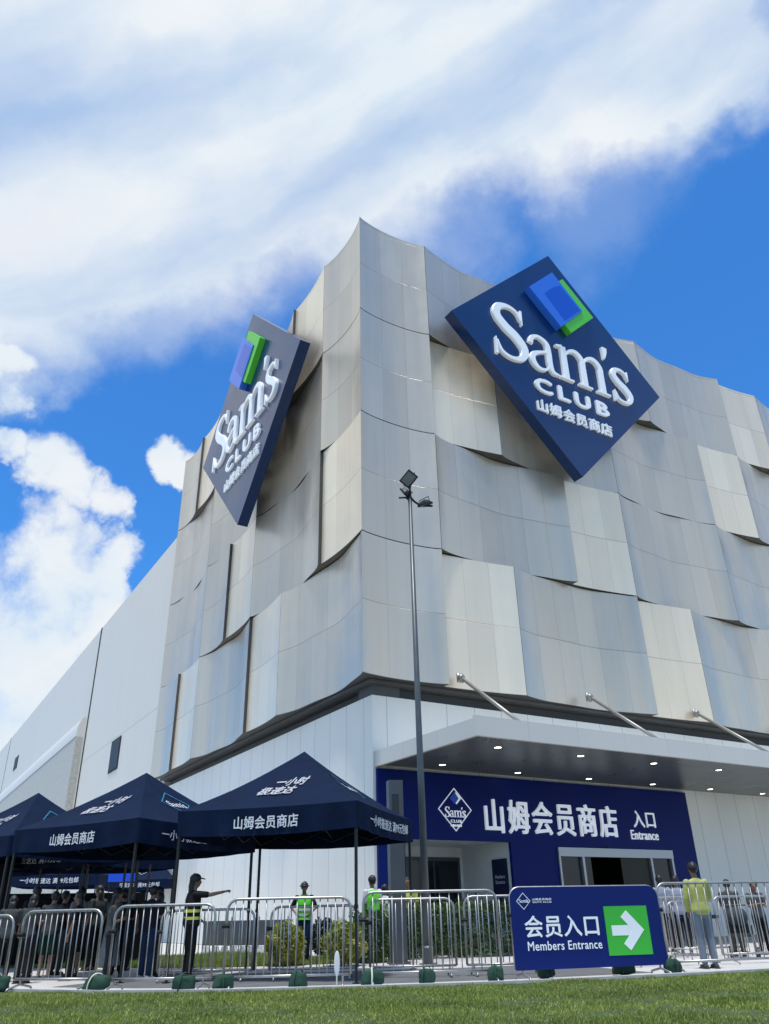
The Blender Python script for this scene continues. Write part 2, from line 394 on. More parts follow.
# blue entrance portal
px0, px1, py = .90, 15.0, .68
b = MB()
for x0, x1, z0, z1 in ((px0,1.83,0,5.04),(1.83,5.95,3.02,5.04),(5.95,7.95,0,5.04),(7.95,13.6,2.90,5.04),(13.6,px1,0,5.04)):
    b.box(x0, x1, py, .797, z0, z1)
b.build('blue_portal', blue_wall, store)
def wallfn(y): return lambda x, yy, z: (x, y - z, yy)
me = fit_text(text_mesh('山姆会员商店', extrude=.04, bold=.013, space=1.2), 4.93, 10.95, 3.27, 4.34); put(me, 'lettering', letter_glow, store, wallfn(py-.045))
me = fit_text(text_mesh('入口', extrude=.02, bold=.008), 11.82, 12.98, 3.66, 4.24); put(me, 'lettering', letter_glow, store, wallfn(py-.025))
me = fit_text(text_mesh('Entrance', extrude=.02, bold=.006), 11.60, 13.02, 3.24, 3.56); put(me, 'lettering', letter_glow, store, wallfn(py-.025))
mb = MB(); diamond_outline(mb, .66, .66, .035, .03, cx=3.76, cy=3.94)
put(mb.mesh('logo_outline'), 'logo_outline', letter_glow, store, wallfn(py-.003))
put(sams_into(3.37, 4.17, 3.70, 4.02, .02), 'lettering', letter_glow, store, wallfn(py-.003))
me = fit_text(text_mesh('CLUB', extrude=.01, bold=.03, space=1.25), 3.57, 4.0, 3.54, 3.63); put(me, 'lettering', letter_glow, store, wallfn(py-.013))
me = fit_text(text_mesh('山姆会员商店', extrude=.01, bold=.02), 3.57, 4.0, 3.42, 3.495); put(me, 'lettering', letter_glow, store, wallfn(py-.013))
mb = MB(); poly(mb, [(3.58,4.28),(3.76,4.46),(3.93,4.28),(3.76,4.10)], 0, .02); put(mb.mesh('logo_square'), 'logo_square', logo_blue, store, wallfn(py-.003))
mb = MB(); poly(mb, [(3.80,4.46),(3.84,4.46),(4.02,4.28),(3.84,4.10),(3.80,4.14),(3.94,4.28)], 0, .02); put(mb.mesh('logo_chevron'), 'logo_chevron', letter_glow, store, wallfn(py-.003))
# vestibule left of the doors
b = MB(); b.box(1.5,6.3,3.5,3.6,0,3.2); b.box(6.0,6.3,.80,3.5,0,3.2); b.box(1.4,1.5,.80,3.6,0,3.2); b.box(1.5,6.0,.80,3.5,3.05,3.2); b.build('vestibule', vest_white, store)
vd = MB().box(3.6,5.85,3.44,3.497,0,2.72).build('vestibule_door', pole_grey, store)
MB().box(3.72,4.70,3.41,3.437,.1,2.6).build('pane', glass_dark, vd); MB().box(4.78,5.73,3.41,3.437,.1,2.6).build('pane', glass_dark, vd)
MB().box(6.03-.2,6.03-.12,3.40,3.49,1.6,1.7)
MB().box(5.96,5.997,1.0,1.78,1.2,2.55).build('poster', poster_navy, store)
me = fit_text(text_mesh('Members\nEntrance', extrude=.002), -.25,.25,-.15,.12); put(me, 'lettering', print_white, store, lambda x,y,z: (5.957-z, 1.39-x, 1.95+y))
MB().box(5.975,5.997,2.75,2.85,1.45,1.58).build('call_button', black_metal, store)
# main sliding doors
fr = MB(); fr.box(7.95,13.6,.60,.797,2.62,2.90); fr.box(7.95,8.03,.62,.79,0,2.62); fr.box(9.02,9.12,.62,.79,0,2.62)
fr.box(12.38,12.48,.62,.79,0,2.62); fr.box(13.5,13.6,.62,.79,0,2.62); dr = fr.build('sliding_door', frame_silver, store)
for x0, x1, mm, y in ((8.03,9.02,glass_dark,.74),(12.48,13.5,glass_dark,.74),(10.95,12.38,glass_olive,.72),(9.12,9.5,glass_dark,.72)):
    MB().box(x0,x1,y,y+.02,.02,2.62).build('pane', mm, dr)
MB().ball((10.2,.55,2.95),(.06,.05,.04)).build('door_sensor', black_metal, dr)
# canopy
CY, CX0, CZ0, CZ1 = -4.5, .86, 5.09, 5.62
cnp = MB().box(CX0+.1, XE, CY+.12, .795, 5.40, 5.52).build('canopy', canopy_white, store)
b = MB(); b.box(CX0, XE, CY, CY+.115, CZ0, CZ1); b.box(CX0, CX0+.115, CY+.118, .795, CZ0, CZ1-.06); b.build('fascia', canopy_white, cnp)
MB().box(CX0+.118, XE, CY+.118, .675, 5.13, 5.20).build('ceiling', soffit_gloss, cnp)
def disc(mb, x, y, z, r, n=14):
    mb.add([(x+r*cos(2*pi*k/n), y+r*sin(2*pi*k/n), z) for k in range(n)], [tuple(range(n))[::-1]])
for i in range(13):
    for x, y in ((2.55+3.17*i, -3.25), (2.75+3.25*i, .05 if i else -.2)):
        if x > 40: continue
        m1 = MB(); disc(m1, x, y, 5.119, .10); m1.build('downlight', downlight_m, cnp)
        m2 = MB(); m2.tube([(x,y,5.129),(x,y,5.112)], .135, 14, closed_ends=False); m2.tube([(x,y,5.112),(x,y,5.120)], [.135,.10], 14, closed_ends=False)
        m2.build('downlight_rim', rod_metal, cnp)
for i in range(6):
    x = 3.82+5.95*i
    m1 = MB(); m1.tube([(x,-.05,8.08),(x,-3.42,5.60)], .06, 10); m1.ball((x,-.05,8.08),.13); m1.box(x-.12,x+.12,-.02,.05,7.93,8.23)
    m1.build('stay_rod', rod_metal, store, smooth=True)
# long side wing
wing = MB(); wing.box(R, 40, YE+.02, YMAX, 0, 23.8); w_ = wing.build('side_wing', wing_wall, store)
MB().box(R-.03, R-.002, 47.35, 47.75, 0, 23.82).build('movement_joint', void_dark, w_)
MB().box(R-.03, R-.002, 99.9, 100.05, 0, 23.82).build('movement_joint', metal_edge, w_)
for y0, y1, z0, z1 in ((35.0,37.3,10.2,12.15),(88.3,90.9,18.2,19.5)):
    wd = MB().box(R-.05, R-.002, y0-.12, y1+.12, z0-.12, z1+.12).build('window', void_dark, w_); MB().box(R-.07, R-.052, y0, y1, z0, z1).build('pane', window_m, wd)
# rounded ledge volume with perforated sheet on the wing
perforated = mat('perforated_sheet', (.50,.49,.44), .6, .2, var=.22, vscale=5., bump=.6, bscale=4.)
b = MB(); n = 10
prof = [(R-.002,16.3)] + [(R-.62*sin(k/n*pi/2), 14.6+1.7*cos(k/n*pi/2)) for k in range(1,n+1)]
vs = []
for y in (48.4, YMAX):
    for x, z in prof: vs.append((x, y, z))
m_ = len(prof); fs = [(i, i+1, m_+i+1, m_+i) for i in range(m_-1)]; b.add(vs, fs); b.add([(x,48.4,z) for x,z in prof]+[(R-.002,48.4,14.6)], [tuple(range(m_+1))])
led = b.build('rounded_ledge', mat('pale_ledge_metal', (.66,.65,.60), .5, .1), w_, smooth=True)
b = MB(); b.box(R-.58, R-.002, 48.4, YMAX, 0, 14.6); b.build('perforated_sheet', perforated, w_)

# ------------------------------------------------------------------ the two diamond signs
def big_sign(label, fn, group):
    t = thing('diamond_sign', label, 'sign', group=group); h = 6.3; q = .50
    bx = MB(); poly(bx, [(-h,0),(0,h),(h,0),(0,-h)], -q, 0)
    def P(mb, name, m, par=t, smooth=False):
        me = mb.mesh(name, smooth) if isinstance(mb, MB) else mb
        ms = m if isinstance(m, (list,tuple)) else [m]
        if isinstance(m, tuple): me.polygons.foreach_set('material_index', [0 if abs(p.normal.z) > .45 else 1 for p in me.polygons])
        for v in me.vertices: v.co = fn(*v.co)
        me.materials.clear()
        for k in ms: me.materials.append(k)
        o = D.objects.new(name, me); C.objects.link(o); o.parent = par; return o
    me = MB(); poly(me, [(-h,0),(0,h),(h,0),(0,-h)], -q, 0, 0, 1); P(me, 'face', [sign_navy, sign_side])
    bk = MB(); 
    for x, y in ((-2.5,1.5),(2.5,1.5),(0,-3)): bk.box(x-.12,x+.12,y-.12,y+.12,-q-.55,-q)
    P(bk, 'bracket', metal_edge)
    P(sams_into(-4.16, 4.10, -1.48, 1.62, .15), 'lettering', (letter_white, letter_side))
    P(fit_text(text_mesh('CLUB', extrude=.10, bold=.035, space=1.35), -2.12, 2.30, -2.62, -1.86), 'lettering', (letter_white, letter_side))
    P(fit_text(text_mesh('山姆会员商店', extrude=.09, bold=.014, space=1.1), -2.12, 2.28, -3.66, -3.02), 'lettering', (letter_white, letter_side))
    g = MB(); poly(g, [(.05,4.36),(.41,4.72),(2.12,3.05),(.41,1.40),(.05,1.74),(1.34,3.05)], .0, .30, 0, 1); P(g, 'logo_chevron', [logo_green, logo_edge])
    s = MB(); poly(s, [(-.30,4.76),(1.36,3.08),(-.26,1.42),(-1.95,3.08)], .0, .36, 0, 1); sq = P(s, 'logo_square', [logo_lightblue, logo_edge])
    s = MB(); poly(s, [(.08,4.10),(1.20,3.05),(.04,1.92),(-1.02,3.10),(-.50,3.66),(-.35,3.78)], .361, .366); P(s, 'logo_inset', logo_blue2, sq)
    return t
big_sign('huge navy diamond sign with white lettering on the right hand front facade', lambda x,y,z: (10.07+x, -1.1-z, 23.45+y), 'pair of navy diamond signs')
big_sign('huge navy diamond sign seen edge on, on the left hand side facade', lambda x,y,z: (-.95-z, 9.95-x, 23.40+y), 'pair of navy diamond signs')

# ------------------------------------------------------------------ ground
g = MB().box(-400, 500, -300, 600, -.3, 0).build('paving', concrete); structure(g)
edge = [(-40,34),(-14,.6),(-9.7,-5.75),(-8.6,-7.25),(-7.2,-8.45),(-5.2,-9.55),(-3.2,-10.42),(-.4,-11.15),(1.7,-11.55),(12,-13.4),(60,-22)]
def off(p, d):
    out = []
    for i, q in enumerate(p):
        a = Vector(p[max(i-1,0)]); c = Vector(p[min(i+1,len(p)-1)]); t = (c-a).normalized(); out.append((q[0]+t.y*d, q[1]-t.x*d))
    return out
e1 = off(edge, .10)   # toward the camera
k = MB()
for i in range(len(edge)-1):
    a, c = edge[i], edge[i+1]; a2, c2 = e1[i], e1[i+1]
    k.add([(*a,-.01),(*c,-.01),(*c2,-.01),(*a2,-.01),(*a,.05),(*c,.05),(*c2,.05),(*a2,.05)], [(0,3,2,1),(4,7,6,5),(0,4,5,1),(3,2,6,7)])
structure(k.build('kerb', kerb_m))
lawn = MB()
for i in range(len(e1)-1):
    a, c = e1[i], e1[i+1]; lawn.add([(*a,.012),(*c,.012),(c[0]*.3-20,-160,.012),(a[0]*.3-20-.3,-160,.012)], [(0,3,2,1)])
structure(lawn.build('lawn_ground', soil))
rd = MB(); r0 = off(edge, -.9); r1 = off(edge, -4.2)
for i in range(2, 7): rd.quad((*r0[i],.004),(*r0[i+1],.004),(*r1[i+1],.004),(*r1[i],.004))
structure(rd.build('road', asphalt))
bl = MB().quad((-9.5,3.5,.012),(-4.9,-2.2,.012),(-1.2,-3.5,.012),(-1.6,5.6,.012)).build('planting_bed', soil); structure(bl)
# grass blades
CAM = Vector((-11.9717,-21.0783,.95)); az0 = radians(31.49)
def blades(mb, n, gen, h0, h1):
    for _ in range(n):
        q = gen()
        if not q: continue
        x, y = q
        pn_ = noise.noise(Vector((x*1.3,y*1.3,3)))+.5*noise.noise(Vector((x*4,y*4,8)))
        if pn_ < -.28 and random.random() < .6: continue
        h = random.uniform(h0, h1)*(1+.5*pn_)*(1+.5*noise.noise(Vector((x*.7,y*.7,0)))); a = random.uniform(0, 2*pi); w = random.uniform(.004,.008)*1.5
        lx, ly = random.gauss(0,.022), random.gauss(0,.022)
        mb.v += [(x-w*cos(a), y-w*sin(a), .0), (x+w*cos(a), y+w*sin(a), .0), (x+lx, y+ly, h)]
        o = len(mb.v)-3; mb.f.append([o,o+1,o+2]); mb.uv.append(None); mb.mi.append(0)
def edge_d(x, y):      # signed distance to the lawn edge, > 0 on the lawn
    best = 1e9; sg = 1
    for i in range(1, len(e1)-2):
        a = Vector(e1[i]); c = Vector(e1[i+1]); t = c-a; p = Vector((x,y))-a; u = min(max(p.dot(t)/t.length_squared,0),1); d = (p-t*u).length
        if d < best: best = d; sg = 1 if (t.x*p.y-t.y*p.x) < 0 else -1
    return best*sg
def gen_front():
    d = sqrt(random.uniform(8.2**2, 17**2)); a = az0+random.uniform(-.56,.56)
    x = CAM.x+d*sin(a); y = CAM.y+d*cos(a)
    return (x,y) if edge_d(x,y) > -.03 else None
g = MB(); blades(g, 210000, gen_front, .022, .05); tag(g.build('grass', grass_m), 'short sunlit lawn grass in front of the barriers', 'grass', kind='stuff')
def gen_bed():
    u, v = random.random(), random.random(); p = (Vector((-9.5,3.5))*(1-u)+Vector((-4.9,-2.2))*u)*(1-v)+(Vector((-1.6,5.6))*(1-u)+Vector((-1.2,-3.5))*u)*v
    return (p.x, p.y)
g = MB(); blades(g, 26000, gen_bed, .05, .10); tag(g.build('grass', grass_m), 'strip of grass in the planting bed behind the barriers', 'grass', kind='stuff')

# ------------------------------------------------------------------ hedges and shrubs
def leaves(mb, c, r, n, size, box=False, seed=0):
    rnd = random.Random(seed)
    for _ in range(n):
        if box: p = Vector((rnd.uniform(-1,1),rnd.uniform(-1,1),rnd.uniform(-1,1)));  m = max(abs(p.x),abs(p.y),abs(p.z)); k = rnd.uniform(.75,1.04)/m if rnd.random() < .8 else 1
        else: p = Vector((rnd.gauss(0,1),rnd.gauss(0,1),rnd.gauss(0,1))).normalized(); k = rnd.uniform(.55,1)**.5
        lump = 1+.30*noise.noise(p*2.3+Vector((seed,0,0)))+.08*noise.noise(p*6)
        q = Vector((c[0]+p.x*r[0]*k*lump, c[1]+p.y*r[1]*k*lump, c[2]+p.z*r[2]*k*lump))
        if q.z < .04: continue
        a = Vector((rnd.uniform(-1,1),rnd.uniform(-1,1),rnd.uniform(-.3,1))).normalized(); u = a.orthogonal().normalized(); w = a.cross(u)
        s = size*rnd.uniform(.6,1.3); mb.add([q-u*s*.45, q+w*s, q+u*s*.45, q-w*s], [(0,1,2,3)])
def shrub(name, label, c, r, n, m, box=False, seed=0, group=None, size=.05, rz=0):
    t = thing(name, label, 'shrub' if not box else 'hedge', (c[0],c[1],0), rz, group)
    mb = MB(); leaves(mb, (0,0,r[2]*1.02), r, n, size, box, seed); mb.build('foliage', m, t)
    st = MB(); rnd = random.Random(seed+5)
    for i in range(6): 
        a = rnd.uniform(0,2*pi); st.tube([(rnd.uniform(-.05,.05)*r[0]*4,0,0),(cos(a)*r[0]*.35,sin(a)*r[1]*.35,r[2]*.8),(cos(a)*r[0]*.6,sin(a)*r[1]*.6,r[2]*1.4)], [.02,.014,.006], 6)
    st.build('stem', bark_m, t)
shrub('round_shrub', 'golden green round shrub left of the far worker in a bright vest', (-3.65,-2.85), (.42,.42,.43), 3600, shrub_m, seed=1, group='golden round shrubs')
shrub('round_shrub', 'golden green round shrub behind the front right tent leg', (-2.73,-3.91), (.46,.46,.42), 3600, shrub_m, seed=2, group='golden round shrubs')
shrub('round_shrub', 'dark round shrub between the two golden shrubs, further back', (-1.05,.29), (.42,.42,.45), 2400, dark_shrub_m, seed=3)
shrub('hedge', 'dense dark green hedge behind the barriers in front of the entrance', (1.05,-3.1), (1.95,.45,.58), 11000, hedge_m, True, 4, rz=radians(-14))
shrub('hedge', 'short dark green hedge block left of the grey pylon', (-1.75,-3.35), (.34,.34,.50), 2600, hedge_m, True, 6)

# ------------------------------------------------------------------ lamp post
lp = thing('lamp_post', 'tall thin grey floodlight mast with three black floodlights at its top', 'lamp post', (-1.39,-5.17,0))
m1 = MB(); m1.tube([(0,0,.35),(0,0,4),(0,0,11.2)], [.088,.078,.05], 14); m1.build('pole', pole_grey, lp, smooth=True)
m1 = MB(); m1.tube([(0,0,0),(0,0,.03),(0,0,.031),(0,0,.32),(0,0,.36)], [.19,.19,.12,.12,.088], 14); m1.build('base', pole_grey, lp)
rt = Vector((.853,-.522,0)); fw = Vector((.522,.853,0))
arm = MB(); arm.tube([Vector((0,0,11.45)), Vector((0,0,11.0)), Vector((0,0,10.98))], .045, 8)
arm.tube([Vector((0,0,11.1))-rt*.03, Vector((0,0,11.42)), Vector((0,0,11.62))-fw*.05+rt*.02], .03, 8)
pa = cr([Vector((0,0,11.3)), rt*.12+Vector((0,0,11.12)), rt*.32+Vector((0,0,11.0)), rt*.62+Vector((0,0,10.97))], 4); arm.tube(pa, .032, 8)
arm.tube([Vector((0,0,11.15)), -rt*.12+fw*.05+Vector((0,0,11.28)), -rt*.3+fw*.1+Vector((0,0,11.3))], .026, 8); arm.build('arm', black_metal, lp, smooth=True)
def flood(c, aim, s):
    s *= .9; aim = Vector(aim).normalized(); q = aim.to_track_quat('Z','Y').to_matrix() @ Matrix.Rotation(radians(45 if s > .2 else 12), 3, 'Z'); c = Vector(c)
    mb = MB(); prof = [(s,.0),(s,-.05),(s*.55,-.13),(s*.3,-.16)]; vs = []
    for r, z in prof: vs += [c+q@Vector((a*r,b_*r*.8,z)) for a, b_ in ((-1,-1),(1,-1),(1,1),(-1,1))]
    fs = [(0,1,2,3),(12,15,14,13)]+[(i*4+k,(i+1)*4+k,(i+1)*4+(k+1)%4,i*4+(k+1)%4) for i in range(3) for k in range(4)]; mb.add(vs, fs)
    o = mb.build('floodlight', black_metal, lp)
    g = MB(); g.add([c+q@Vector((a*s*.78,b_*s*.62,.004)) for a, b_ in ((-1,-1),(1,-1),(1,1),(-1,1))], [(0,1,2,3)]); g.build('lens', mat('floodlight_lens',(.12,.14,.14),.15,0,.8), o)
    y = MB(); y.tube([c+q@Vector((-s*1.1,0,-.05)), c+q@Vector((-s*1.1,0,-.2)), c+q@Vector((s*1.1,0,-.2)), c+q@Vector((s*1.1,0,-.05))], .012, 6); y.build('yoke', black_metal, o)
flood(Vector((0,0,11.78))-fw*.12-rt*.02, -fw*.85-rt*.15+Vector((0,0,-.35)), .24)
flood(-rt*.16+Vector((0,0,11.36)), -rt*.75+fw*.35+Vector((0,0,-.55)), .17)
flood(rt*.42+Vector((0,0,10.99)), rt*.2+fw*.25+Vector((0,0,-.95)), .19)

# grey pylon
py_ = thing('pylon', 'square grey steel pylon with a small recessed window near its top', 'pylon', (-1.62,-4.36,0), radians(-20))
MB().box(-.17,.17,-.16,.16,0,3.82).build('column', pylon_grey, py_)
MB().box(-.10,.06,-.176,-.162,3.0,3.5).build('recess_window', glass_dark, py_)
MB().box(-.22,.22,-.21,.21,0,.05).build('base_plate', pylon_grey, py_)

# ------------------------------------------------------------------ tents
def tent(label, cx, cy, a, group, h=2.73, ha=3.97, s=3.5, parts=True):
    t = thing('canopy_tent', label, 'tent', (cx,cy,0), a, group); k = s/2
    def rz(x, y):
        m = max(abs(x),abs(y))/k; mn = min(abs(x),abs(y))/k
        z = h + (ha-h)*(.93*(1-m)**1.12+.07*(1-m)**3)
        z -= .05*(1-(mn/max(m,1e-6))**2)*m*(1-m)*2
        return z
    mb = MB(); n = 20; vs = []
    for i in range(n+1):
        for j in range(n+1):
            x = -k+s*i/n; y = -k+s*j/n; vs.append((x,y,rz(x,y)+.016*noise.noise(Vector((x*1.7+cx,y*1.7,cy)))+.010*noise.noise(Vector(((x+y)*5+cx,(x-y)*1.2,cy)))*(max(abs(x),abs(y))/k) - .03*(1-(min(abs(x),abs(y))/max(abs(x),abs(y),1e-6))**2)*(max(abs(x),abs(y))/k)**6))
    fs = []
    for i in range(n):
        for j in range(n):
            A,B,Cc,Dd = i*(n+1)+j,(i+1)*(n+1)+j,(i+1)*(n+1)+j+1,i*(n+1)+j+1
            if (i < n/2) == (j < n/2): fs += [(A,B,Cc),(A,Cc,Dd)]
            else: fs += [(A,B,Dd),(B,Cc,Dd)]
    mb.add(vs, fs); roof = mb.build('roof_cloth', tent_cloth, t, smooth=False)
    # valance
    mb = MB(); vh = .43; N = 40
    per = []
    for sd in range(4):
        for i in range(N):
            u = -k+s*i/N; per.append([(u,-k),(k,u),(-u,k),(-k,-u)][sd])
    M_ = len(per)
    vs = []
    for i, (x,y) in enumerate(per):
        for j in range(4):
            f = j/3; w = 1+.012*f*sin(i*.9+cx*3)+.014*f*noise.noise(Vector((i*.3,cx,f)))
            sag = -.055*sin(pi*((i%N)/N))*(1 if j else .4)
            vs.append((x*w, y*w, h-vh*f+sag+(.0)))
    fs = [(i*4+j, i*4+j+1, ((i+1)%M_)*4+j+1, ((i+1)%M_)*4+j) for i in range(M_) for j in range(3)]
    mb.add(vs, fs); mb.build('valance', tent_cloth, t, smooth=True)
    for sx in (-1,1):
        for sy in (-1,1):
            x, y = sx*(k-.05), sy*(k-.05); m_ = MB(); m_.box(x-.022,x+.022,y-.022,y+.022,1.1,h-.02); m_.box(x-.017,x+.017,y-.017,y+.017,.02,1.1); m_.box(x-.05,x+.05,y-.05,y+.05,0,.02); m_.box(x-.03,x+.03,y-.03,y+.03,1.06,1.12)
            m_.build('leg', black_metal, t)
    tr = MB()      # scissor truss under each eave and the centre pole
    for sd in range(4):
        def P(u, z): return [(u,-k+.06,z),(k-.06,u,z),(u,k-.06,z),(-k+.06,u,z)][sd]
        for q in range(4):
            u0 = -k+.06+(s-.12)*q/4; u1 = u0+(s-.12)/4
            tr.tube([P(u0,h-.06),P(u1,h-.36)], .011, 5); tr.tube([P(u0,h-.36),P(u1,h-.06)], .011, 5)
    tr.tube([(0,0,h-.1),(0,0,ha-.05)], .02, 6)
    for u,v in ((1,0),(-1,0),(0,1),(0,-1)): tr.tube([(u*(k-.06),v*(k-.06),h-.3),(0,0,h+.25)], .011, 5)
    tr.build('truss', dark_truss, t)
    # printing: front slope, front valance, right slope and right valance
    def on_side(sd):
        def f(u, v, z, off=.012):   # u along the eave, v metres inward up the slope
            x, y = [(u,-k+v),(k-v,u),(-u,k-v),(-k+v,-u)][sd]
            return (x, y, rz(x,y)+.014+off)
        return f
    def on_val(sd):
        def f(u, v, z):
            o = .035+z; X = [(u,-k-o),(k+o,u),(-u,k+o),(-k-o,-u)][sd]
            return (X[0], X[1], h-vh/2-.055*cos(u/k*pi/2)+v)
        return f
    if parts:
        for sd in (0,1):
            f = on_side(sd)
            if sd == 0:
                put(fit_text(text_mesh('一小时', extrude=.001, bold=.035, shear=.35), -.18,.48,.72,.98), 'lettering', print_white, t, lambda x,y,z: f(x,y,z))
                put(fit_text(text_mesh('极速达', extrude=.001, bold=.035, shear=.35), -.42,.34,.44,.70), 'lettering', print_white, t, lambda x,y,z: f(x,y,z))
                put(fit_text(text_mesh('山姆会员商店', extrude=.001, bold=.02), -.58,.66,-.11,.11), 'lettering', print_white, t, on_val(0))
            else:
                mb = MB(); diamond_outline(mb, .42, .36, .035, .001, cx=0, cy=.80); put(mb.mesh('logo_outline'), 'logo_outline', print_cyan, t, lambda x,y,z: f(x,y,z))
                put(sams_into(-.26,.26,.68,.86,.001), 'lettering', print_white, t, lambda x,y,z: f(x,y,z,.013))
                put(fit_text(text_mesh('一小时极速达 满99元包邮', extrude=.001, bold=.012), -1.15,1.3,-.09,.10), 'lettering', print_white, t, on_val(1))
    else:
        put(fit_text(text_mesh('一小时极速达 满99元包邮', extrude=.001, bold=.012), -1.35,1.0,-.09,.12), 'lettering', print_white, t, on_val(0))
        f = on_side(0); mb = MB(); diamond_outline(mb, .4, .34, .035, .001, cx=0, cy=.7); put(mb.mesh('logo_outline'), 'logo_outline', print_white, t, lambda x,y,z: f(x,y,z))
        put(sams_into(-.26,.26,.6,.78,.001), 'lettering', print_white, t, lambda x,y,z: f(x,y,z,.013))
    return t
G = 'navy pop up tents'
tent('navy pop up tent nearest the store entrance, its whole peaked roof in view', -4.86, -6.12, -.84, G)
tent('middle navy pop up tent, overlapped by the one nearest the entrance', -7.20, -2.98, -1.06, G, h=2.665, ha=3.86)
tent('leftmost front navy pop up tent, cut by the left edge of the photo', -8.64, 1.95, -1.10, G)
tent('small distant navy pop up tent just left of the pointing guard', 0.05, 22.0, -.50, G, parts=False)
tent('distant navy pop up tent seen under the middle tent, left of the two far tents', -4.6, 17.6, -.50, G, parts=False)

tent('dark pop up tent mostly hidden behind the middle tent, before the wing', -6.6, 4.4, -1.0, G, parts=False)
tent('dark pop up tent mostly hidden behind the leftmost front tent', -9.4, 6.6, -1.0, G, parts=False)
# blue sheet hanging behind the tents
bt = thing('blue_screen', 'bright blue screen raised on two posts behind the middle tent', 'screen', (-4.70,8.0,0), radians(-30))
MB().box(-.47,.47,-.02,.02,2.12,2.62).build('panel', blue_cloth, bt); m1 = MB(); m1.tube([(-.42,.04,0),(-.42,.04,2.6)],.018,6); m1.tube([(.42,.04,0),(.42,.04,2.6)],.018,6); m1.build('post', black_metal, bt)

# ------------------------------------------------------------------ barriers
def barrier(label, p0, p1, h, nb, group='steel crowd barriers', banner=False, back=False):
    d = Vector((p1[0]-p0[0], p1[1]-p0[1])); L = d.length; a = atan2(d.y, d.x)
    t = thing('crowd_barrier' if not banner else 'barrier_banner', label, 'barrier' if not banner else 'sign', (p0[0],p0[1],0), a, None if banner else group)
    r = .021; c = .16; z0 = .17; x0, x1 = .03, L-.03
    pts = [(x0,0,z0)]+[(x0,0,h-c)]+[(x0+c*(1-cos(q*pi/8)),0,h-c+c*sin(q*pi/8)) for q in range(1,4)]+[(x0+c,0,h),(x1-c,0,h)]+[(x1-c*(1-sin(q*pi/8)),0,h-c+c*cos(q*pi/8)) for q in range(1,4)]+[(x1,0,h-c),(x1,0,z0)]
    m1 = MB(); m1.tube(pts, r, 8); m1.tube([(x0,0,z0),(x1,0,z0)], .019, 8)
    if banner: m1.tube([(x0,0,h*.5),(x1,0,h*.5)], .015, 6)
    m1.build('frame', steel, t, smooth=True)
    if not banner:
        m1 = MB()
        for i in range(1, nb):
            x = x0+(x1-x0)*i/nb; zt = h
            if x-x0 < c: zt = h-c+sqrt(max(0,c*c-(c-(x-x0))**2))
            if x1-x < c: zt = h-c+sqrt(max(0,c*c-(c-(x1-x))**2))
            m1.tube([(x,0,z0),(x,0,zt)], .0095, 6)
        m1.build('bars', steel, t, smooth=True)
    for x in (x0+.12, x1-.12):
        m1 = MB(); m1.tube([(x,-.30,.02),(x,-.27,.05),(x,0,.10),(x,.27,.05),(x,.30,.02)], .017, 6); m1.tube([(x,0,.1),(x,0,z0)], .017, 6); m1.build('foot', steel, t, smooth=True)
    for x in (x0,):
        m1 = MB(); m1.tube([(x-.07,0,h*.70),(x+.05,0,h*.70)], .034, 8); m1.build('clip', black_metal, t)
    return t, L
BN = 3
bars = [((-10.95,-4.35),(-9.74,-5.62),1.07,10,'steel barrier at the far left edge of the photo'),
        ((-9.66,-5.74),(-8.62,-6.84),1.12,11,'steel barrier in the front row under the leftmost and middle tents'),
        ((-8.53,-7.04),(-7.22,-8.12),1.16,11,'steel barrier in the front row before the pointing guard'),
        ((-7.08,-8.10),(-5.34,-9.03),1.22,13,'steel barrier in the front row ending at the tent leg'),
        ((-5.20,-9.06),(-3.22,-10.02),1.28,11,'steel barrier just left of the blue members entrance banner'),
        ((-.30,-10.66),(2.35,-11.40),1.35,14,'steel barrier just right of the blue members entrance banner'),
        ((-5.75,-6.75),(-4.42,-7.60),1.12,10,'steel barrier in the back row directly in front of the two golden shrubs'),
        ((-7.35,-5.60),(-5.95,-6.62),1.10,10,'steel barrier in the back row between the pointing guard and the golden shrubs'),
        ((-4.30,-7.70),(-2.95,-8.45),1.20,10,'steel barrier in the back row before the grey pylon'),
        ((-2.85,-8.52),(-1.55,-9.15),1.22,10,'steel barrier in the back row before the dark hedge'),
        ((.55,-8.95),(2.10,-9.65),1.15,10,'steel barrier in the back row before the man in the yellow jacket'),
        ((2.25,-9.75),(4.0,-10.2),1.15,11,'steel barrier in the back row at the right edge of the photo'),
        ((1.6,-6.9),(3.4,-7.5),1.1,11,'steel barrier in the third row nearest the entrance doors'),
        ((3.5,-7.5),(5.4,-8.0),1.1,11,'steel barrier in the third row by the strollers')]
for p0, p1, h, nb, lab in bars: barrier(lab, p0, p1, h, nb+BN)
bt, L = barrier('blue members entrance banner with green arrow, on a barrier frame', (-3.03,-10.03), (-.40,-10.78), 1.31, 0, banner=True)
bh = 1.31
def rr(x0,x1,z0,z1,r,n=5):
    o = []
    for cx, cz, a0, q in ((x1-r,z1-r,0,r),(x0+r,z1-r,90,r),(x0+.02,z0+.02,180,.02),(x1-.02,z0+.02,270,.02)):
        for k_ in range(n+1): aa = radians(a0+90*k_/n); o.append((cx+q*cos(aa), cz+q*sin(aa)))
    return o
mb = MB(); poly(mb, rr(.02,L-.02,.145,bh+.005,.17), .026, .034); mb.v = [(x,-z,y) for x,y,z in mb.v]; mb.build('banner_sheet', banner_blue, bt)
bf = lambda x,y,z: (x, -.036-z, y)
u = L/153.; z_ = (bh-.145)/80.     # banner proportions
def bx(px): return .02+(px-512)*(L-.04)/152
def bz(pf): return .145+(bh-.145)*pf     # fraction of height
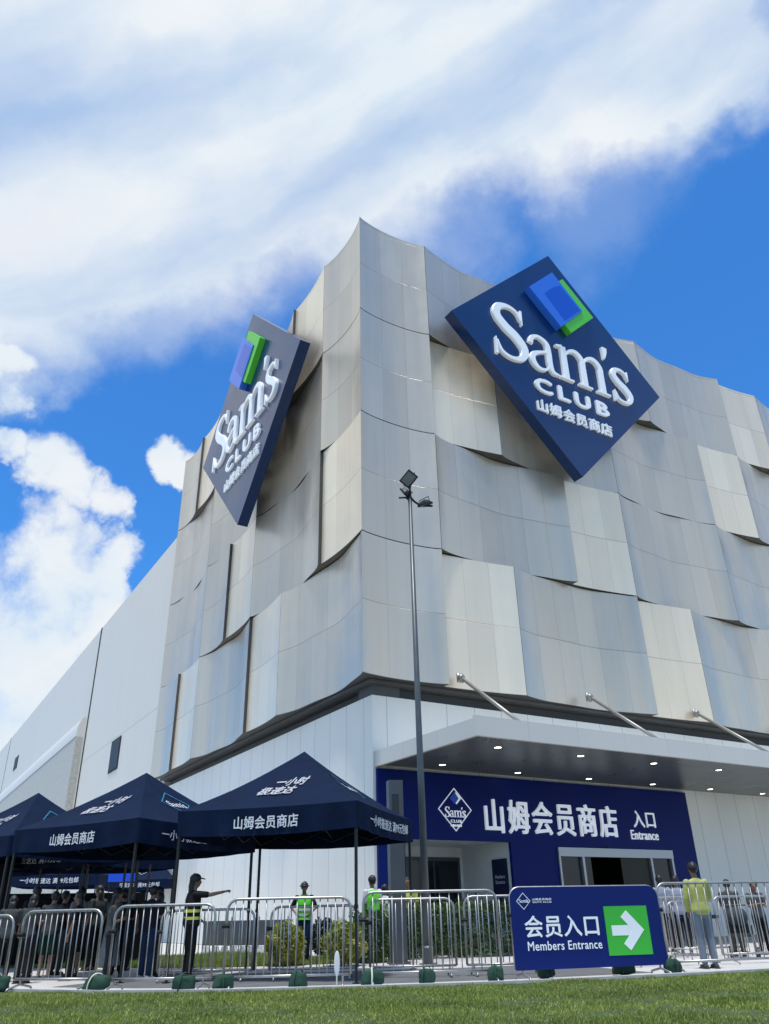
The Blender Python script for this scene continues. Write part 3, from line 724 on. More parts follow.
put(fit_text(text_mesh('会员入口', extrude=.001, bold=.022), bx(524), bx(598), bz(.38), bz(.65)), 'lettering', letter_white, bt, bf)
put(fit_text(text_mesh('Members Entrance', extrude=.001, bold=.012), bx(525.5), bx(599), bz(.225), bz(.335)), 'lettering', letter_white, bt, bf)
mb = MB(); poly(mb, [(bx(605),bz(.135)),(bx(650),bz(.135)),(bx(650),bz(.745)),(bx(605),bz(.745))], 0,.003); put(mb.mesh('arrow_panel'), 'arrow_panel', banner_green, bt, bf)
ac = (bx(627.5), bz(.44)); a_ = (bx(650)-bx(605))/2*.74; w_a = a_*.25
mb = MB()
poly(mb, [(ac[0]-a_,ac[1]-w_a),(ac[0]+a_*.55,ac[1]-w_a),(ac[0]+a_*.55,ac[1]+w_a),(ac[0]-a_,ac[1]+w_a)], .003,.006)
poly(mb, [(ac[0]+a_,ac[1]),(ac[0]+.02*a_,ac[1]+a_*.98),(ac[0]-.36*a_,ac[1]+a_*.66),(ac[0]+.30*a_,ac[1]),(ac[0]-.36*a_,ac[1]-a_*.66),(ac[0]+.02*a_,ac[1]-a_*.98)], .003,.0075)
put(mb.mesh('arrow'), 'arrow', letter_white, bt, bf)
mb = MB(); diamond_outline(mb, bx(526.5)-bx(519.5), (bx(526.5)-bx(519.5)), .012, .002, cx=bx(525), cy=bz(.83)); put(mb.mesh('logo_outline'), 'logo_outline', letter_white, bt, bf)
put(sams_into(bx(520.5), bx(529.5), bz(.81), bz(.855), .001), 'lettering', letter_white, bt, bf)
put(fit_text(text_mesh('山姆会员商店', extrude=.001, bold=.01), bx(534), bx(553), bz(.835), bz(.865)), 'lettering', letter_white, bt, bf)
put(fit_text(text_mesh("SAM'S CLUB", extrude=.001, bold=.01), bx(534), bx(553), bz(.805), bz(.825)), 'lettering', letter_white, bt, bf)

# ------------------------------------------------------------------ ballast bags
def bag(x, y, rz, sx, label, seed):
    sx *= (.9,1.05,.85,1.0,.8,1.1,.95,.85)[seed%8]; rz += (.3,-.4,.1,.6,-.2)[seed%5]
    t = thing('ballast_bag', label, 'bag', (x,y,0), rz, 'green ballast bags on the barrier feet'); rnd = random.Random(seed)
    mb = MB(); mb.ball((0,0,.15), (.16*sx,.13,.17), 18, 12)
    vs = []
    for p in mb.v:
        q = Vector(p); f = Vector(((q.x)/(.16*sx), q.y/.13, (q.z-.15)/.17)); f = f*.42+f*(.58/max(abs(f.x),abs(f.y),abs(f.z)))*.86
        q = Vector((f.x*.135*sx*(1.06-.14*f.z), f.y*.11*(1.05-.1*f.z), .118+f.z*.12)); q += Vector((1,1,.8))*.035*noise.noise(q*8+Vector((seed*3,0,0)))
        q.x += .25*q.z*rnd.uniform(.9,1)*(.4 if seed%2 else -.3); q.z = max(q.z,.004); vs.append(tuple(q))
    mb.v = vs; mb.build('sack', bag_green, t, smooth=True)
    st = MB(); st.tube(cr([(-.05,-.14,.02),(-.04,-.13,.14),(-.02,-.06,.245),(.03,.05,.245),(.05,.12,.13)],4), .013, 6, ry=.005); st.build('strap', strap_pale if seed in (1,5) else bag_green, t)
for i, (x, y, rz_, sx, lab) in enumerate([(-9.82,-5.82,-.8,1.1,'green ballast bag at the leftmost barrier joint'),
    (-8.66,-7.08,-.7,1.5,'green ballast bag slumped below the middle tent'),
    (-7.62,-8.03,-.7,1.5,'green ballast bag at the feet of the pointing guard'),
    (-7.12,-8.28,-.6,1.1,'green ballast bag right of the pointing guard'),
    (-6.13,-8.80,-.5,1.15,'green ballast bag before the golden shrub'),
    (-5.10,-9.20,-.5,1.2,'green ballast bag beside the tent leg'),
    (-4.38,-9.62,-.4,.9,'green ballast bag below the lamp post'),
    (-3.42,-10.05,-.4,1.1,'green ballast bag just left of the blue banner'),
    (-2.3,-9.95,-.4,1.2,'green ballast bag hidden partly under the blue banner'),
    (-.95,-10.3,-.3,1.4,'green ballast bag under the arrow end of the blue banner'),
    (-.32,-10.80,-.3,1.35,'large green ballast bag just right of the blue banner')]): bag(x, y, rz_, sx, lab, i)
pd = thing('paddle', 'white oval hand paddle standing against the barrier', 'paddle', (-5.62,-9.05,0), radians(-28))
m1 = MB(); m1.ball((0,0,.32), (.045,.012,.17), 14, 12); m1.build('blade', mat('white_plastic',(.75,.76,.80),.4), pd, smooth=True); MB().tube([(0,0,.0),(0,0,.16)],.012,8).build('handle', strap_pale, pd)

pn = thing('shade_backdrop', 'added dark partition behind the queue under the left tents', 'backdrop', (-12.2,3.2,0), atan2(-1.2,6.6))  # dark sheets added to deepen the shade under the tents
for i in range(4): MB().box(i*1.7+.03,i*1.7+1.67,-.015,.015,.05,1.62 if i > 1 else 2.3).build('backdrop_panel', shade_black, pn)
for i in range(5): m1 = MB(); m1.tube([(i*1.7,0,0),(i*1.7,0,2.3)],.025,6); m1.build('post', black_metal, pn)
# hoarding fence in the distance
hf = thing('hoarding', 'low dark grey hoarding in front of the white side wall', 'fence', (-2.5,5.82,0), atan2(-2.26,1.65))
for i in range(3):
    x0 = i*1.0; MB().box(x0+.02,x0+.96,-.02,.02,.22,.90).build('panel', hoard_m, hf)
m1 = MB()
for i in range(4): m1.tube([(i*1.0-.01,0,0),(i*1.0-.01,0,1.0)],.02,6)
m1.build('post', steel, hf)
m1 = MB()
for i in range(9): x0 = i*.33; m1.add([(x0,-.06,.0),(x0+.28,-.06,.0),(x0+.2,-.06,.2),(x0+.06,-.06,.2),(x0,.06,.0),(x0+.28,.06,.0),(x0+.2,.06,.2),(x0+.06,.06,.2)],[(0,1,2,3),(7,6,5,4),(3,2,6,7),(1,5,6,2),(0,3,7,4)])
m1.build('base_block', mat('white_block',(.6,.62,.62),.7), hf)

# ------------------------------------------------------------------ people
def M3(rz): return Matrix.Rotation(rz, 3, 'Z')
def hand(mb, wrist, d, side, pointing=False, palm_n=None):
    d = Vector(d).normalized(); n = Vector(palm_n or (side*-1,0,0)); n = (n-d*n.dot(d)).normalized(); s = d.cross(n)
    mb.capsule(wrist, Vector(wrist)+d*.075, .026, .036, 8, .6)
    base = Vector(wrist)+d*.085
    for i in range(4):
        o = base + s*(-.030+.02*i); Lf = (.062,.075,.078,.066)[i]*(1.0)
        if pointing and i != (0): 
            k = o+d*.025+n*.008; mb.capsule(o, k, .010, .0095, 6); mb.capsule(k, k-d*.022+n*.03, .0095, .008, 6)
        else:
            k = o+d*Lf*.5+n*(.004 if pointing else .01); e = k+d*Lf*.5+n*(.0 if pointing else .028); mb.capsule(o, k, .011, .010, 6); mb.capsule(k, e, .010, .008, 6)
    o = Vector(wrist)+d*.03-s*.03; k = o+d*.028-s*.022+n*.012; mb.capsule(o, k, .012, .011, 6); mb.capsule(k, k+d*.03+n*.012, .011, .009, 6)
def person(label, x, y, h, rz, top, bottom, topm, botm, pose=None, hair='short', hat=None, vest=None, sleeves='short', skirt=False, face=True, shoes=None, group=None, fat=1., shorts=False):
    """local frame: +Y is the way the person faces, +X their right hand side"""
    t = thing('person', label, 'person', (x,y,0), rz, group); k = h/1.75; p = pose or {}
    t.scale = (k,k,k)
    J = dict(pel=(0,0,.94), wst=(0,-.005,1.10), chs=(0,0,1.30), nb=(0,-.01,1.46), nk=(0,.005,1.54), hd=(0,.02,1.645),
             hL=(-.095,0,.92), hR=(.095,0,.92), kL=(-.10,.02,.50), kR=(.10,.02,.50), aL=(-.10,-.01,.085), aR=(.10,-.01,.085),
             sL=(-.185,-.01,1.42), sR=(.185,-.01,1.42), eL=(-.235,-.02,1.14), eR=(.235,-.02,1.14), wL=(-.235,.05,.90), wR=(.235,.05,.90))
    J.update(p); J = {a: Vector(b_) for a, b_ in J.items() if a != '_point'}
    b_ = MB()
    b_.tube([(0,0,.80),(0,0,.86),(0,0,.95),(0,0,1.08),(0,0,1.22),(0,0,1.34),(0,0,1.42),(0,-.005,1.47),(0,0,1.50)], [.06,.14,.165*fat,.14*fat,.155*fat,.172,.165,.09,.055], 14, ry=[.05,.10,.115*fat,.095*fat,.105*fat,.11,.09,.065,.05])
    b_.capsule(J['nb'], J['nk']+Vector((0,.01,.02)), .056, .052)
    hd = J['hd']; b_.ball(hd+Vector((0,.0,.02)), (.075,.093,.10), 14, 10); b_.ball(hd+Vector((0,.03,-.055)), (.052,.058,.055), 12, 8)
    b_.ball(hd+Vector((0,.105,-.012)), (.012,.016,.022), 8, 6); b_.ball(hd+Vector((0,.088,-.055)), (.024,.012,.009), 8, 6)
    for s in (-1,1): b_.ball(hd+Vector((s*.077,.0,-.005)), (.012,.02,.03), 8, 6)
    for s, hk, kk, ak in ((-1,'hL','kL','aL'),(1,'hR','kR','aR')):
        b_.capsule(J[hk], J[kk], .088, .056, 12); b_.capsule(J[kk], J[ak], .054, .036, 12); b_.capsule(J[kk]+Vector((0,-.015,-.10)), J[kk]+Vector((0,-.01,-.26)), .054, .04, 10)
        b_.capsule(J[ak]+Vector((0,-.03,-.045)), J[ak]+Vector((0,.14,-.055)), .036, .026, 10, .8)
    for s, sk, ek, wk in ((-1,'sL','eL','wL'),(1,'sR','eR','wR')):
        b_.capsule(J[sk], J[ek], .052, .038, 10); b_.capsule(J[ek], J[wk], .038, .025, 10)
        hand(b_, J[wk], J[wk]-J[ek], s, pointing=(p.get('_point') == s), palm_n=(0,0,-1) if abs((J[wk]-J[ek]).normalized().z) < .6 else None)
    bo = b_.build('body', skin_m, t); bake(bo, [('REMESH', dict(mode='VOXEL', voxel_size=.0125)), ('SMOOTH', dict(factor=.5, iterations=3))])
    # top
    g = MB()
    g.tube([(0,0,.86),(0,0,.88),(0,0,.95),(0,0,1.08),(0,0,1.22),(0,0,1.34),(0,0,1.425),(0,-.005,1.475),(0,0,1.49)], [.15,.178,.188*fat,.168*fat,.175*fat,.19,.178,.105,.07], 16, ry=[.11,.128,.138*fat,.122*fat,.125*fat,.128,.105,.078,.06])
    for sk, ek, wk in (('sL','eL','wL'),('sR','eR','wR')):
        g.capsule(J[sk], J[sk]+(J[ek]-J[sk])*(.75 if sleeves == 'short' else 1.), .068, .056, 12)
        if sleeves == 'long': g.capsule(J[ek], J[ek]+(J[wk]-J[ek])*.9, .056, .038, 12)
    o = g.build(top, topm, t); bake(o, [('REMESH', dict(mode='VOXEL', voxel_size=.017)), ('SMOOTH', dict(factor=.5, iterations=2))])
    # bottom
    g = MB()
    if skirt:
        g.tube([(0,0,1.02),(0,0,.95),(0,0,.7),(0,0,.45),(0,0,.25)], [.15,.175,.20,.24,.28], 18, ry=[.11,.135,.17,.21,.25])
        for i in range(18*5):
            pass
    else:
        g.tube([(0,0,.82),(0,0,.86),(0,0,.93),(0,0,1.0),(0,0,1.03)], [.10,.165,.175,.16,.14], 16, ry=[.09,.12,.128,.115,.10])
        for hk, kk, ak in (('hL','kL','aL'),('hR','kR','aR')):
            g.capsule(J[hk], J[kk] if not shorts else J[hk]+(J[kk]-J[hk])*.85, .102, .078 if not shorts else .10, 12)
            if not shorts: g.capsule(J[kk], J[ak]+Vector((0,0,.03)), .076, .062, 12)
    o = g.build(bottom, botm, t); bake(o, [('REMESH', dict(mode='VOXEL', voxel_size=.019)), ('SMOOTH', dict(factor=.5, iterations=2))])
    g = MB()
    for ak in ('aL','aR'):
        a = J[ak]; g.capsule(a+Vector((0,-.035,-.045)), a+Vector((0,.15,-.052)), .044, .034, 12); g.box(a.x-.04,a.x+.04,a.y-.08,a.y+.19,a.z-.088,a.z-.065)
    g.build('shoes', shoes or hair_m, t, smooth=True)
    # hair: a shell over crown and back, open at the face
    g = MB(); g.ball(hd+Vector((0,-.012,.032)), (.092,.108,.108), 18, 12); g.v = [tuple(Vector(q)+(Vector(q)-hd).normalized()*.02*noise.noise(Vector(q)*28+Vector((x,y,0)))) for q in g.v]
    keep = []
    for f in g.f:
        c = sum((Vector(g.v[i]) for i in f), Vector())/len(f) - hd
        if c.y > .035 and c.z < .075: continue
        if c.z < -.03 and c.y > -.03: continue
        if c.z < (-.06 if hair == 'short' else -.2): continue
        keep.append(f)
    g.f = keep; g.uv = [None]*len(keep); g.mi = [0]*len(keep)
    if hair == 'long': g.tube([hd+Vector((0,-.06,.02)), hd+Vector((0,-.085,-.08)), hd+Vector((0,-.085,-.2)), hd+Vector((0,-.08,-.27))], [.075,.085,.08,.05], 14, ry=[.05,.045,.035,.02])
    if hair == 'bun': g.ball(hd+Vector((0,-.10,.07)), (.045,.045,.045))
    g.build('hair', hair_m, t, smooth=True)
    g = MB()
    for s in (-1,1): g.ball(hd+Vector((s*.03,.091,.012)), (.011,.006,.007), 8, 6)
    g.build('eyes', eye_m, t, smooth=True)
    if hat:
        g = MB(); g.ball(hd+Vector((0,-.008,.055)), (.096,.11,.085), 16, 10)
        if hat == 'cap': g.tube([hd+Vector((0,.07,.055)), hd+Vector((0,.13,.05)), hd+Vector((0,.175,.04))], [.075,.07,.035], 12, ry=[.012,.010,.008])
        else: g.tube([hd+Vector((0,0,.06)), hd+Vector((0,0,.045)), hd+Vector((0,0,.03))], [.10,.125,.135], 18)
        g.build('hat', hair_m, t, smooth=True)
    if vest:
        g = MB(); g.tube([(0,0,.92),(0,0,1.08),(0,0,1.22),(0,0,1.34),(0,0,1.43),(0,-.005,1.47)], [.195*fat,.182*fat,.19*fat,.203,.175,.12], 18, closed_ends=False, ry=[.145,.135,.14,.142,.12,.09])
        vo = g.build('vest', vest[0], t, smooth=True)
        if len(vest) > 1:
            g = MB()
            for z, r1, r2 in ((1.0,.192,.143),(1.12,.187,.141)): g.tube([(0,0,z),(0,0,z+.05)], [r1*fat+.006,r1*fat+.006], 18, closed_ends=False, ry=[r2+.006]*2)
            g.build('reflective_band', vest[1], vo)
    return t
def cl(n, c, v=.12): return mat(n, c, .8, 0, .2, var=v, vscale=6., bump=.4, bscale=9.)
hv_green = cl('green_vest', (.16,.75,.06)); hv_yel = cl('lime_cloth', (.55,.62,.08)); navy_c = cl('navy_cloth', (.012,.014,.025)); black_c = cl('black_cloth', (.01,.01,.011))
grey_c = cl('grey_cloth', (.06,.066,.066)); pale_c = cl('pale_cloth', (.19,.20,.20)); white_c = cl('white_cloth', (.6,.62,.64)); jean = cl('denim', (.015,.032,.075)); jean_l = cl('washed_denim', (.16,.20,.25)); green_c = cl('dark_green_cloth', (.006,.024,.016)); band_y = cl('yellow_band', (.55,.60,.08)); band_s = cl('silver_band', (.6,.6,.6)); pale_shoe = cl('pale_shoe', (.5,.48,.44))  # grey and pale tones lowered to put the tent shade into the clothes
yel_jacket = cl('yellow_jacket', (.42,.45,.13), .25); blue_shirt = cl('pale_blue_shirt', (.27,.29,.36)); dark_grey = cl('charcoal_cloth', (.05,.055,.055)); teal_c = cl('faded_green_cloth', (.12,.20,.16))
PH = dict(eR=(.225,.06,1.15), wR=(.10,.26,1.20), eL=(-.225,.06,1.15), wL=(-.10,.26,1.20), hd=(0,.045,1.625))      # holding a phone
WALK = dict(kL=(-.10,.14,.52), aL=(-.10,.12,.09), kR=(.10,-.02,.50), aR=(.10,-.16,.12))
d2r = radians
# heading of the picture plane: right is -31.5 deg
person('guard in black with a yellow striped vest pointing to the right with outstretched arm', -6.91,-6.00,1.66, d2r(-31.5-62), 'shirt','trousers', black_c, black_c,
       pose=dict(eR=(.31,.24,1.41), wR=(.43,.46,1.455), eL=(-.24,.0,1.15), wL=(-.16,.18,1.02), _point=1), hat='cap', vest=(black_c, band_y), sleeves='short', fat=1.18, hair='long')
person('woman in a dark top and blue jeans standing under the tent, left of the guard', -7.27,-4.71,1.53, d2r(-60), 'shirt','trousers', navy_c, jean, pose=PH, hair='short', shoes=pale_shoe)
person('woman in a grey top and pale skirt below the hanging blue screen', -7.79,-4.05,1.52, d2r(-70), 'shirt','skirt', grey_c, pale_c, pose=PH, hair='long', skirt=True, shoes=pale_shoe)
person('man in a pale shirt and dark shorts second from the left in the queue', -8.17,-2.84,1.56, d2r(20), 'shirt','shorts', pale_c, black_c, pose=PH, shorts=True)
person('person in a grey shirt and dark green shorts standing near the left edge', -8.76,-3.23,1.49, d2r(-30), 'shirt','shorts', grey_c, green_c, pose=PH, hair='short', shorts=True)
person('person with dark hair and a grey top cut by the left edge', -9.50,-3.23,1.42, d2r(-20), 'shirt','trousers', grey_c, black_c, pose=PH, hair='long')
person('person in black waiting behind the barrier between the two shirted men', -8.28,-1.74,1.53, d2r(-60), 'shirt','trousers', black_c, dark_grey)
person('person in charcoal clothes waiting deep in the queue under the middle tent', -7.36,-0.75,1.67, d2r(30), 'shirt','trousers', dark_grey, black_c, hair='long')
person('person in black standing behind the woman in blue jeans', -6.83,-1.41,1.62, d2r(-40), 'shirt','trousers', black_c, navy_c)
for (x_, y_, h_, r_, lb_, tm_, bm_, hr_) in (
    (-8.95,-2.3,1.60,10,'tall person in a black top at the back of the queue, near the left edge',black_c,dark_grey,'short'),
    (-9.25,-3.9,1.42,-50,'shorter person in charcoal beside the one in dark green shorts',dark_grey,black_c,'long'),
    (-8.40,-3.75,1.46,60,'person in dark navy squeezed between the two people in shorts',navy_c,black_c,'long'),
    (-7.95,-4.65,1.44,-100,'person with long hair in grey right of the man in a pale shirt',grey_c,navy_c,'long'),
    (-7.55,-3.75,1.50,-20,'person in dark navy between the pale skirt and the blue jeans',navy_c,black_c,'short'),
    (-7.02,-4.30,1.50,40,'person in black directly left of the pointing guard',black_c,dark_grey,'long')):
    person(lb_, x_, y_, h_, d2r(r_), 'shirt','trousers', tm_, bm_, hair=hr_, pose=PH if r_ < 0 else None)
person('worker in a bright green vest and dark hat standing by the side wall', -2.66,-1.70,1.70, d2r(148), 'shirt','trousers', black_c, jean, pose=dict(eL=(-.31,.02,1.20), wL=(-.20,.12,1.08), eR=(.31,.02,1.20), wR=(.20,.12,1.08)), hat='bucket', vest=(hv_green, band_s))
person('worker in a green vest facing away at the left end of the blue portal', -1.43,-2.92,1.80, d2r(0), 'shirt','trousers', white_c, white_c, vest=(hv_green,))
person('person in white standing half hidden behind the grey pylon', -.90,-2.62,1.62, d2r(-40), 'shirt','trousers', white_c, grey_c)
person('man in a pale yellow shirt behind the dark hedge near the lamp post', .05,-2.2,1.80, d2r(120), 'shirt','trousers', hv_yel, black_c)
person('man in a pale yellow jacket and washed jeans behind the right barrier', 1.19,-10.32,1.70, d2r(-25), 'jacket','trousers', yel_jacket, jean_l, sleeves='long', fat=1.05, shoes=grey_c, pose=dict(eR=(.24,.05,1.16), wR=(.16,.22,1.28), eL=(-.24,0,1.14), wL=(-.2,.1,.93)))
person('person in a pale blue shirt and black trousers nearest the doors', 5.66,-5.54,1.72, d2r(-30), 'shirt','trousers', blue_shirt, black_c)
person('person in a lilac shirt and black trousers left of the yellow jacket', 5.15,-6.48,1.66, d2r(-50), 'shirt','trousers', blue_shirt, black_c, pose=WALK)
person('person in grey leaning over a stroller behind the right barriers', 4.75,-8.25,1.52, d2r(-60), 'shirt','trousers', grey_c, dark_grey, pose=PH)
person('person in a grey top at the right edge of the photo', 5.8,-8.15,1.48, d2r(150), 'shirt','trousers', grey_c, black_c, pose=PH, hair='long')
# stroller
st = thing('stroller', 'dark pushchair between the two grey dressed people at the right', 'stroller', (4.25,-8.75,0), d2r(-50))
m1 = MB()
for s in (-.24,.24): m1.tube([(s,-.35,.12),(s,.05,.55),(s,.42,1.0)],.014,6); m1.tube([(s,.35,.12),(s,-.1,.62)],.014,6)
m1.tube([(-.24,.42,1.0),(.24,.42,1.0)],.018,6); m1.build('frame', black_metal, st)
m1 = MB(); m1.box(-.2,.2,-.25,.15,.40,.46); m1.add([(-.2,.15,.44),(.2,.15,.44),(.2,.30,.88),(-.2,.30,.88)],[(0,1,2,3)]); m1.build('seat', dark_grey, st)
m1 = MB(); m1.ball((0,.12,.78),(.22,.25,.2),12,8); m1.build('hood', dark_grey, st, smooth=True)
for x in (-.26,.26):
    for y in (-.35,.35):
        w1 = MB(); w1.tube([(x-.02,y,.11),(x+.02,y,.11)],.11,16); w1.build('wheel', black_metal, st)

# ------------------------------------------------------------------ camera
yaw, pitch, roll = .54958527, .47694357, -.02196858
F = Vector((sin(yaw)*cos(pitch), cos(yaw)*cos(pitch), sin(pitch))); Rr = Vector((cos(yaw), -sin(yaw), 0)); U = Rr.cross(F)
R2 = Rr*cos(roll)+U*sin(roll); U2 = -Rr*sin(roll)+U*cos(roll)
cd = D.cameras.new('camera'); cam = D.objects.new('camera', cd); C.objects.link(cam)
cam.matrix_world = Matrix(((R2.x,U2.x,-F.x,CAM.x),(R2.y,U2.y,-F.y,CAM.y),(R2.z,U2.z,-F.z,CAM.z),(0,0,0,1)))
cd.sensor_fit = 'HORIZONTAL'; cd.sensor_width = 36; cd.lens = 36*780.63/769; cd.clip_end = 3000; cd.clip_start = .05
S.camera = cam

# ------------------------------------------------------------------ light and sky
SUN = Vector((-.15,-.15,1.05)).normalized()
sl = D.lights.new('sun','SUN'); sl.energy = 3.9; sl.angle = radians(6.0); sl.color = (1,.955,.88)
so = D.objects.new('sun', sl); C.objects.link(so); so.rotation_euler = SUN.to_track_quat('Z','Y').to_euler()
wd = D.worlds.new('World'); S.world = wd; wd.use_nodes = True; nt = wd.node_tree; L_ = nt.links.new
bg = nt.nodes['Background']; bg.inputs['Strength'].default_value = .14
sky = nd(nt, 'ShaderNodeTexSky', sky_type='NISHITA'); sky.sun_disc = False; sky.sun_elevation = math.asin(SUN.z); sky.sun_rotation = atan2(SUN.x, SUN.y)
sky.air_density = 1.0; sky.dust_density = .4; sky.ozone_density = 2.5
tc = nd(nt, 'ShaderNodeTexCoord')
def VM(op, a, b_=None):
    n = nd(nt, 'ShaderNodeVectorMath', operation=op)
    for i, x in enumerate((a,b_)):
        if x is None: continue
        if isinstance(x, (tuple, Vector)): n.inputs[i].default_value = x
        else: L_(x, n.inputs[i])
    return n
def MM(op, a, b_=None, c_=None, clamp=False):
    n = nd(nt, 'ShaderNodeMath', operation=op); n.use_clamp = clamp
    for i, x in enumerate((a,b_,c_)):
        if x is None: continue
        if isinstance(x, (int,float)): n.inputs[i].default_value = x
        else: L_(x, n.inputs[i])
    return n.outputs[0]
gen = tc.outputs['Generated']
def nz(scale, detail, rough, off=(0,0,0), stretch=None, lac=2.):
    mp = nd(nt, 'ShaderNodeMapping'); mp.inputs['Location'].default_value = off
    if stretch: mp.inputs['Scale'].default_value = stretch[0]; mp.inputs['Rotation'].default_value = stretch[1]
    L_(gen, mp.inputs[0]); n = nd(nt, 'ShaderNodeTexNoise', i_Scale=scale, i_Detail=detail, i_Roughness=rough); L_(mp.outputs[0], n.inputs['Vector']); return n
warp = nz(2.6, 7., .60); wv = VM('SUBTRACT', warp.outputs['Color'], (.5,.5,.5)); ws = nd(nt, 'ShaderNodeVectorMath', operation='SCALE'); L_(wv.outputs[0], ws.inputs[0]); ws.inputs['Scale'].default_value = .34
dd = VM('NORMALIZE', VM('ADD', gen, ws.outputs[0]).outputs[0]).outputs[0]
#CLOUDS
VEIL_BLOBS = [(-0.102, 0.629, 0.77, 0.6, 16.2, 1), (0.044, 0.569, 0.821, 0.6, 16.4, 1), (0.068, 0.576, 0.815, 0.3, 9.5, 0.5), (0.012, 0.687, 0.726, 0.3, 9.8, 0.5), (0.206, 0.492, 0.846, 0.5, 15.1, 0.9), (0.339, 0.395, 0.854, 0.4, 12.9, 0.8), (0.447, 0.31, 0.839, 0.4, 10.6, 0.75), (0.055, 0.689, 0.722, 0.4, 12.9, 0.9), (-0.021, 0.772, 0.635, 0.3, 9.9, 0.95), (0.205, 0.621, 0.757, 0.4, 10.5, 0.7), (0.322, 0.541, 0.777, 0.3, 7.6, 0.65), (0.407, 0.437, 0.802, 0.3, 7.7, 0.7), (0.519, 0.302, 0.8, 0.3, 7.4, 0.75), (0.56, 0.208, 0.802, 0.3, 8.3, 0.95), (0.551, 0.265, 0.792, 0.2, 6.4, 0.7), (0.614, 0.231, 0.755, 0.1, 3.9, 0.75), (0.018, 0.833, 0.553, 0.2, 5.5, 0.75), (0.046, 0.86, 0.509, 0.1, 2.8, 0.6), (0.148, 0.715, 0.683, 0.3, 7.7, 0.45), (0.502, 0.418, 0.757, 0.3, 7.3, 0.35), (0.406, 0.543, 0.735, 0.2, 4.9, 0.4)]
CUMULUS_BLOBS = [(-0.013, 0.819, 0.573, 0.8, 5.4, 0.8), (0.029, 0.841, 0.54, 0.4, 2.9, 0.8), (0.055, 0.864, 0.5, 0.3, 1.7, 0.7), (0.011, 0.853, 0.521, 0.6, 3.8, 0.7), (0.046, 0.86, 0.509, 0.4, 2.8, 0.6), (0.103, 0.894, 0.436, 0.4, 3.0, 0.85), (0.154, 0.887, 0.436, 0.4, 2.4, 0.8), (0.052, 0.893, 0.447, 0.2, 1.5, 0.75), (0.106, 0.936, 0.335, 0.8, 5.4, 1), (0.049, 0.957, 0.284, 1.1, 7.5, 1), (0.157, 0.923, 0.352, 0.6, 3.8, 1), (0.085, 0.973, 0.213, 1.0, 6.6, 1), (0.122, 0.916, 0.382, 0.4, 2.7, 0.8), (0.136, 0.953, 0.272, 0.6, 4.3, 0.9), (0.226, 0.827, 0.515, 0.3, 2.3, 1.05), (0.19, 0.915, 0.356, 0.2, 1.4, 0.8), (0.245, 0.824, 0.51, 0.3, 1.9, 0.9), (0.191, 0.672, 0.716, 0.3, 1.8, 0.0), (-0.3, 0.75, 0.56, 5, 22, 1), (-0.75, 0.3, 0.5, 5, 25, 0.9)]  # next-to-last blob is an unseen cloud added for the left sign to reflect
def blobs(lst, mode=1):
    acc = None
    for (x,y,z,r_in,r_out,amp) in lst:
        dt = VM('DOT_PRODUCT', dd, Vector((x,y,z)).normalized()).outputs['Value']
        mr = nd(nt, 'ShaderNodeMapRange', interpolation_type='SMOOTHSTEP'); mr.inputs['From Min'].default_value = cos(radians(r_out)); mr.inputs['From Max'].default_value = cos(radians(r_in)); mr.inputs['To Max'].default_value = amp
        L_(dt, mr.inputs['Value']); acc = mr.outputs[0] if acc is None else MM('MAXIMUM' if mode else 'ADD', acc, mr.outputs[0])
    return acc
veil = MM('MULTIPLY', blobs(VEIL_BLOBS, 0), .62, clamp=True); cum = blobs(CUMULUS_BLOBS)
E1 = R2*cos(radians(24))+U2*sin(radians(24)); E2 = -R2*sin(radians(24))+U2*cos(radians(24))   # wind direction of the high cloud
wv2 = VM('ADD', gen, VM('MULTIPLY', wv.outputs[0], (.12,.12,.12)).outputs[0]).outputs[0]
cb = nd(nt, 'ShaderNodeCombineXYZ')
for k_, (ax, sc_) in enumerate(((E1,1.0),(E2,3.6),(F,1.2))): L_(MM('MULTIPLY', VM('DOT_PRODUCT', wv2, ax).outputs['Value'], sc_), cb.inputs[k_])
streak = nd(nt, 'ShaderNodeTexNoise', i_Scale=2.0, i_Detail=7., i_Roughness=.48); L_(cb.outputs[0], streak.inputs['Vector'])
fine = nz(7.5, 8., .60, (1,5,2))
broad = nz(1.7, 6., .55, (4,2,7))
# veil: thin cloud whose density is streaky
va = MM('MULTIPLY', veil, MM('MULTIPLY_ADD', streak.outputs['Fac'], 1.6, .10), clamp=True)
va = MM('MULTIPLY', va, MM('MULTIPLY_ADD', broad.outputs['Fac'], .6, .66), clamp=True)
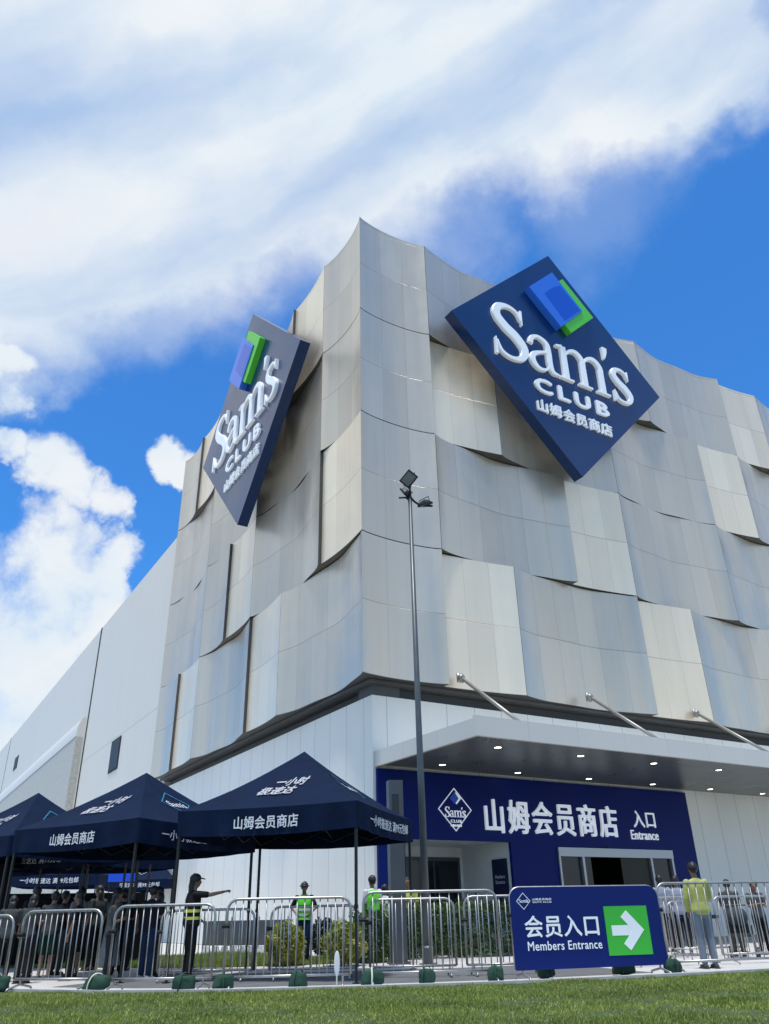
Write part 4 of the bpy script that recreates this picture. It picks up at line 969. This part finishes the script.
# cumulus: crisp puffy edge
ca = MM('ADD', cum, MM('MULTIPLY', MM('SUBTRACT', fine.outputs['Fac'], .5), 2.6))
cr_ = nd(nt, 'ShaderNodeMapRange', interpolation_type='SMOOTHSTEP'); cr_.inputs['From Min'].default_value = .12; cr_.inputs['From Max'].default_value = 1.0; L_(ca, cr_.inputs['Value'])
gate = nd(nt, 'ShaderNodeMapRange'); gate.inputs['From Min'].default_value = .02; gate.inputs['From Max'].default_value = .2; L_(cum, gate.inputs['Value'])
ca = MM('MULTIPLY', cr_.outputs[0], gate.outputs[0])
# the rest of the sky (behind the viewer, seen only as reflection and light): scattered clouds
back = VM('DOT_PRODUCT', gen, F).outputs['Value']
bm = nd(nt, 'ShaderNodeMapRange'); bm.inputs['From Min'].default_value = .62; bm.inputs['From Max'].default_value = .35; L_(back, bm.inputs['Value'])
bn = nd(nt, 'ShaderNodeMapRange', interpolation_type='SMOOTHSTEP'); bn.inputs['From Min'].default_value = .36; bn.inputs['From Max'].default_value = .58; L_(broad.outputs['Fac'], bn.inputs['Value'])
ba = MM('MULTIPLY', bm.outputs[0], MM('MULTIPLY', bn.outputs[0], .85))
al = MM('MAXIMUM', MM('MAXIMUM', va, ca), ba, clamp=True)
tint = nd(nt, 'ShaderNodeMix', data_type='RGBA', blend_type='MULTIPLY'); tint.inputs[0].default_value = 1; L_(sky.outputs[0], tint.inputs[6]); tint.inputs[7].default_value = (.34,.93,1.50,1)
shade = nd(nt, 'ShaderNodeMix', data_type='RGBA'); shade.inputs[6].default_value = (4.7,5.75,6.6,1); shade.inputs[7].default_value = (6.3,6.5,6.75,1)
sh = nd(nt, 'ShaderNodeMapRange'); sh.inputs['From Min'].default_value = .35; sh.inputs['From Max'].default_value = .62; L_(MM('ADD', MM('MULTIPLY', fine.outputs['Fac'], .30), MM('MULTIPLY', streak.outputs['Fac'], .70)), sh.inputs['Value']); L_(sh.outputs[0], shade.inputs[0])
mx = nd(nt, 'ShaderNodeMix', data_type='RGBA'); L_(al, mx.inputs[0]); L_(tint.outputs[2], mx.inputs[6]); L_(shade.outputs[2], mx.inputs[7])
L_(mx.outputs[2], bg.inputs['Color'])
S.view_settings.view_transform = 'Standard'; S.view_settings.look = 'None'; S.view_settings.exposure = 0; S.view_settings.gamma = 1
S.cycles.max_bounces = 6; S.cycles.diffuse_bounces = 3; S.cycles.glossy_bounces = 3; S.cycles.transmission_bounces = 2
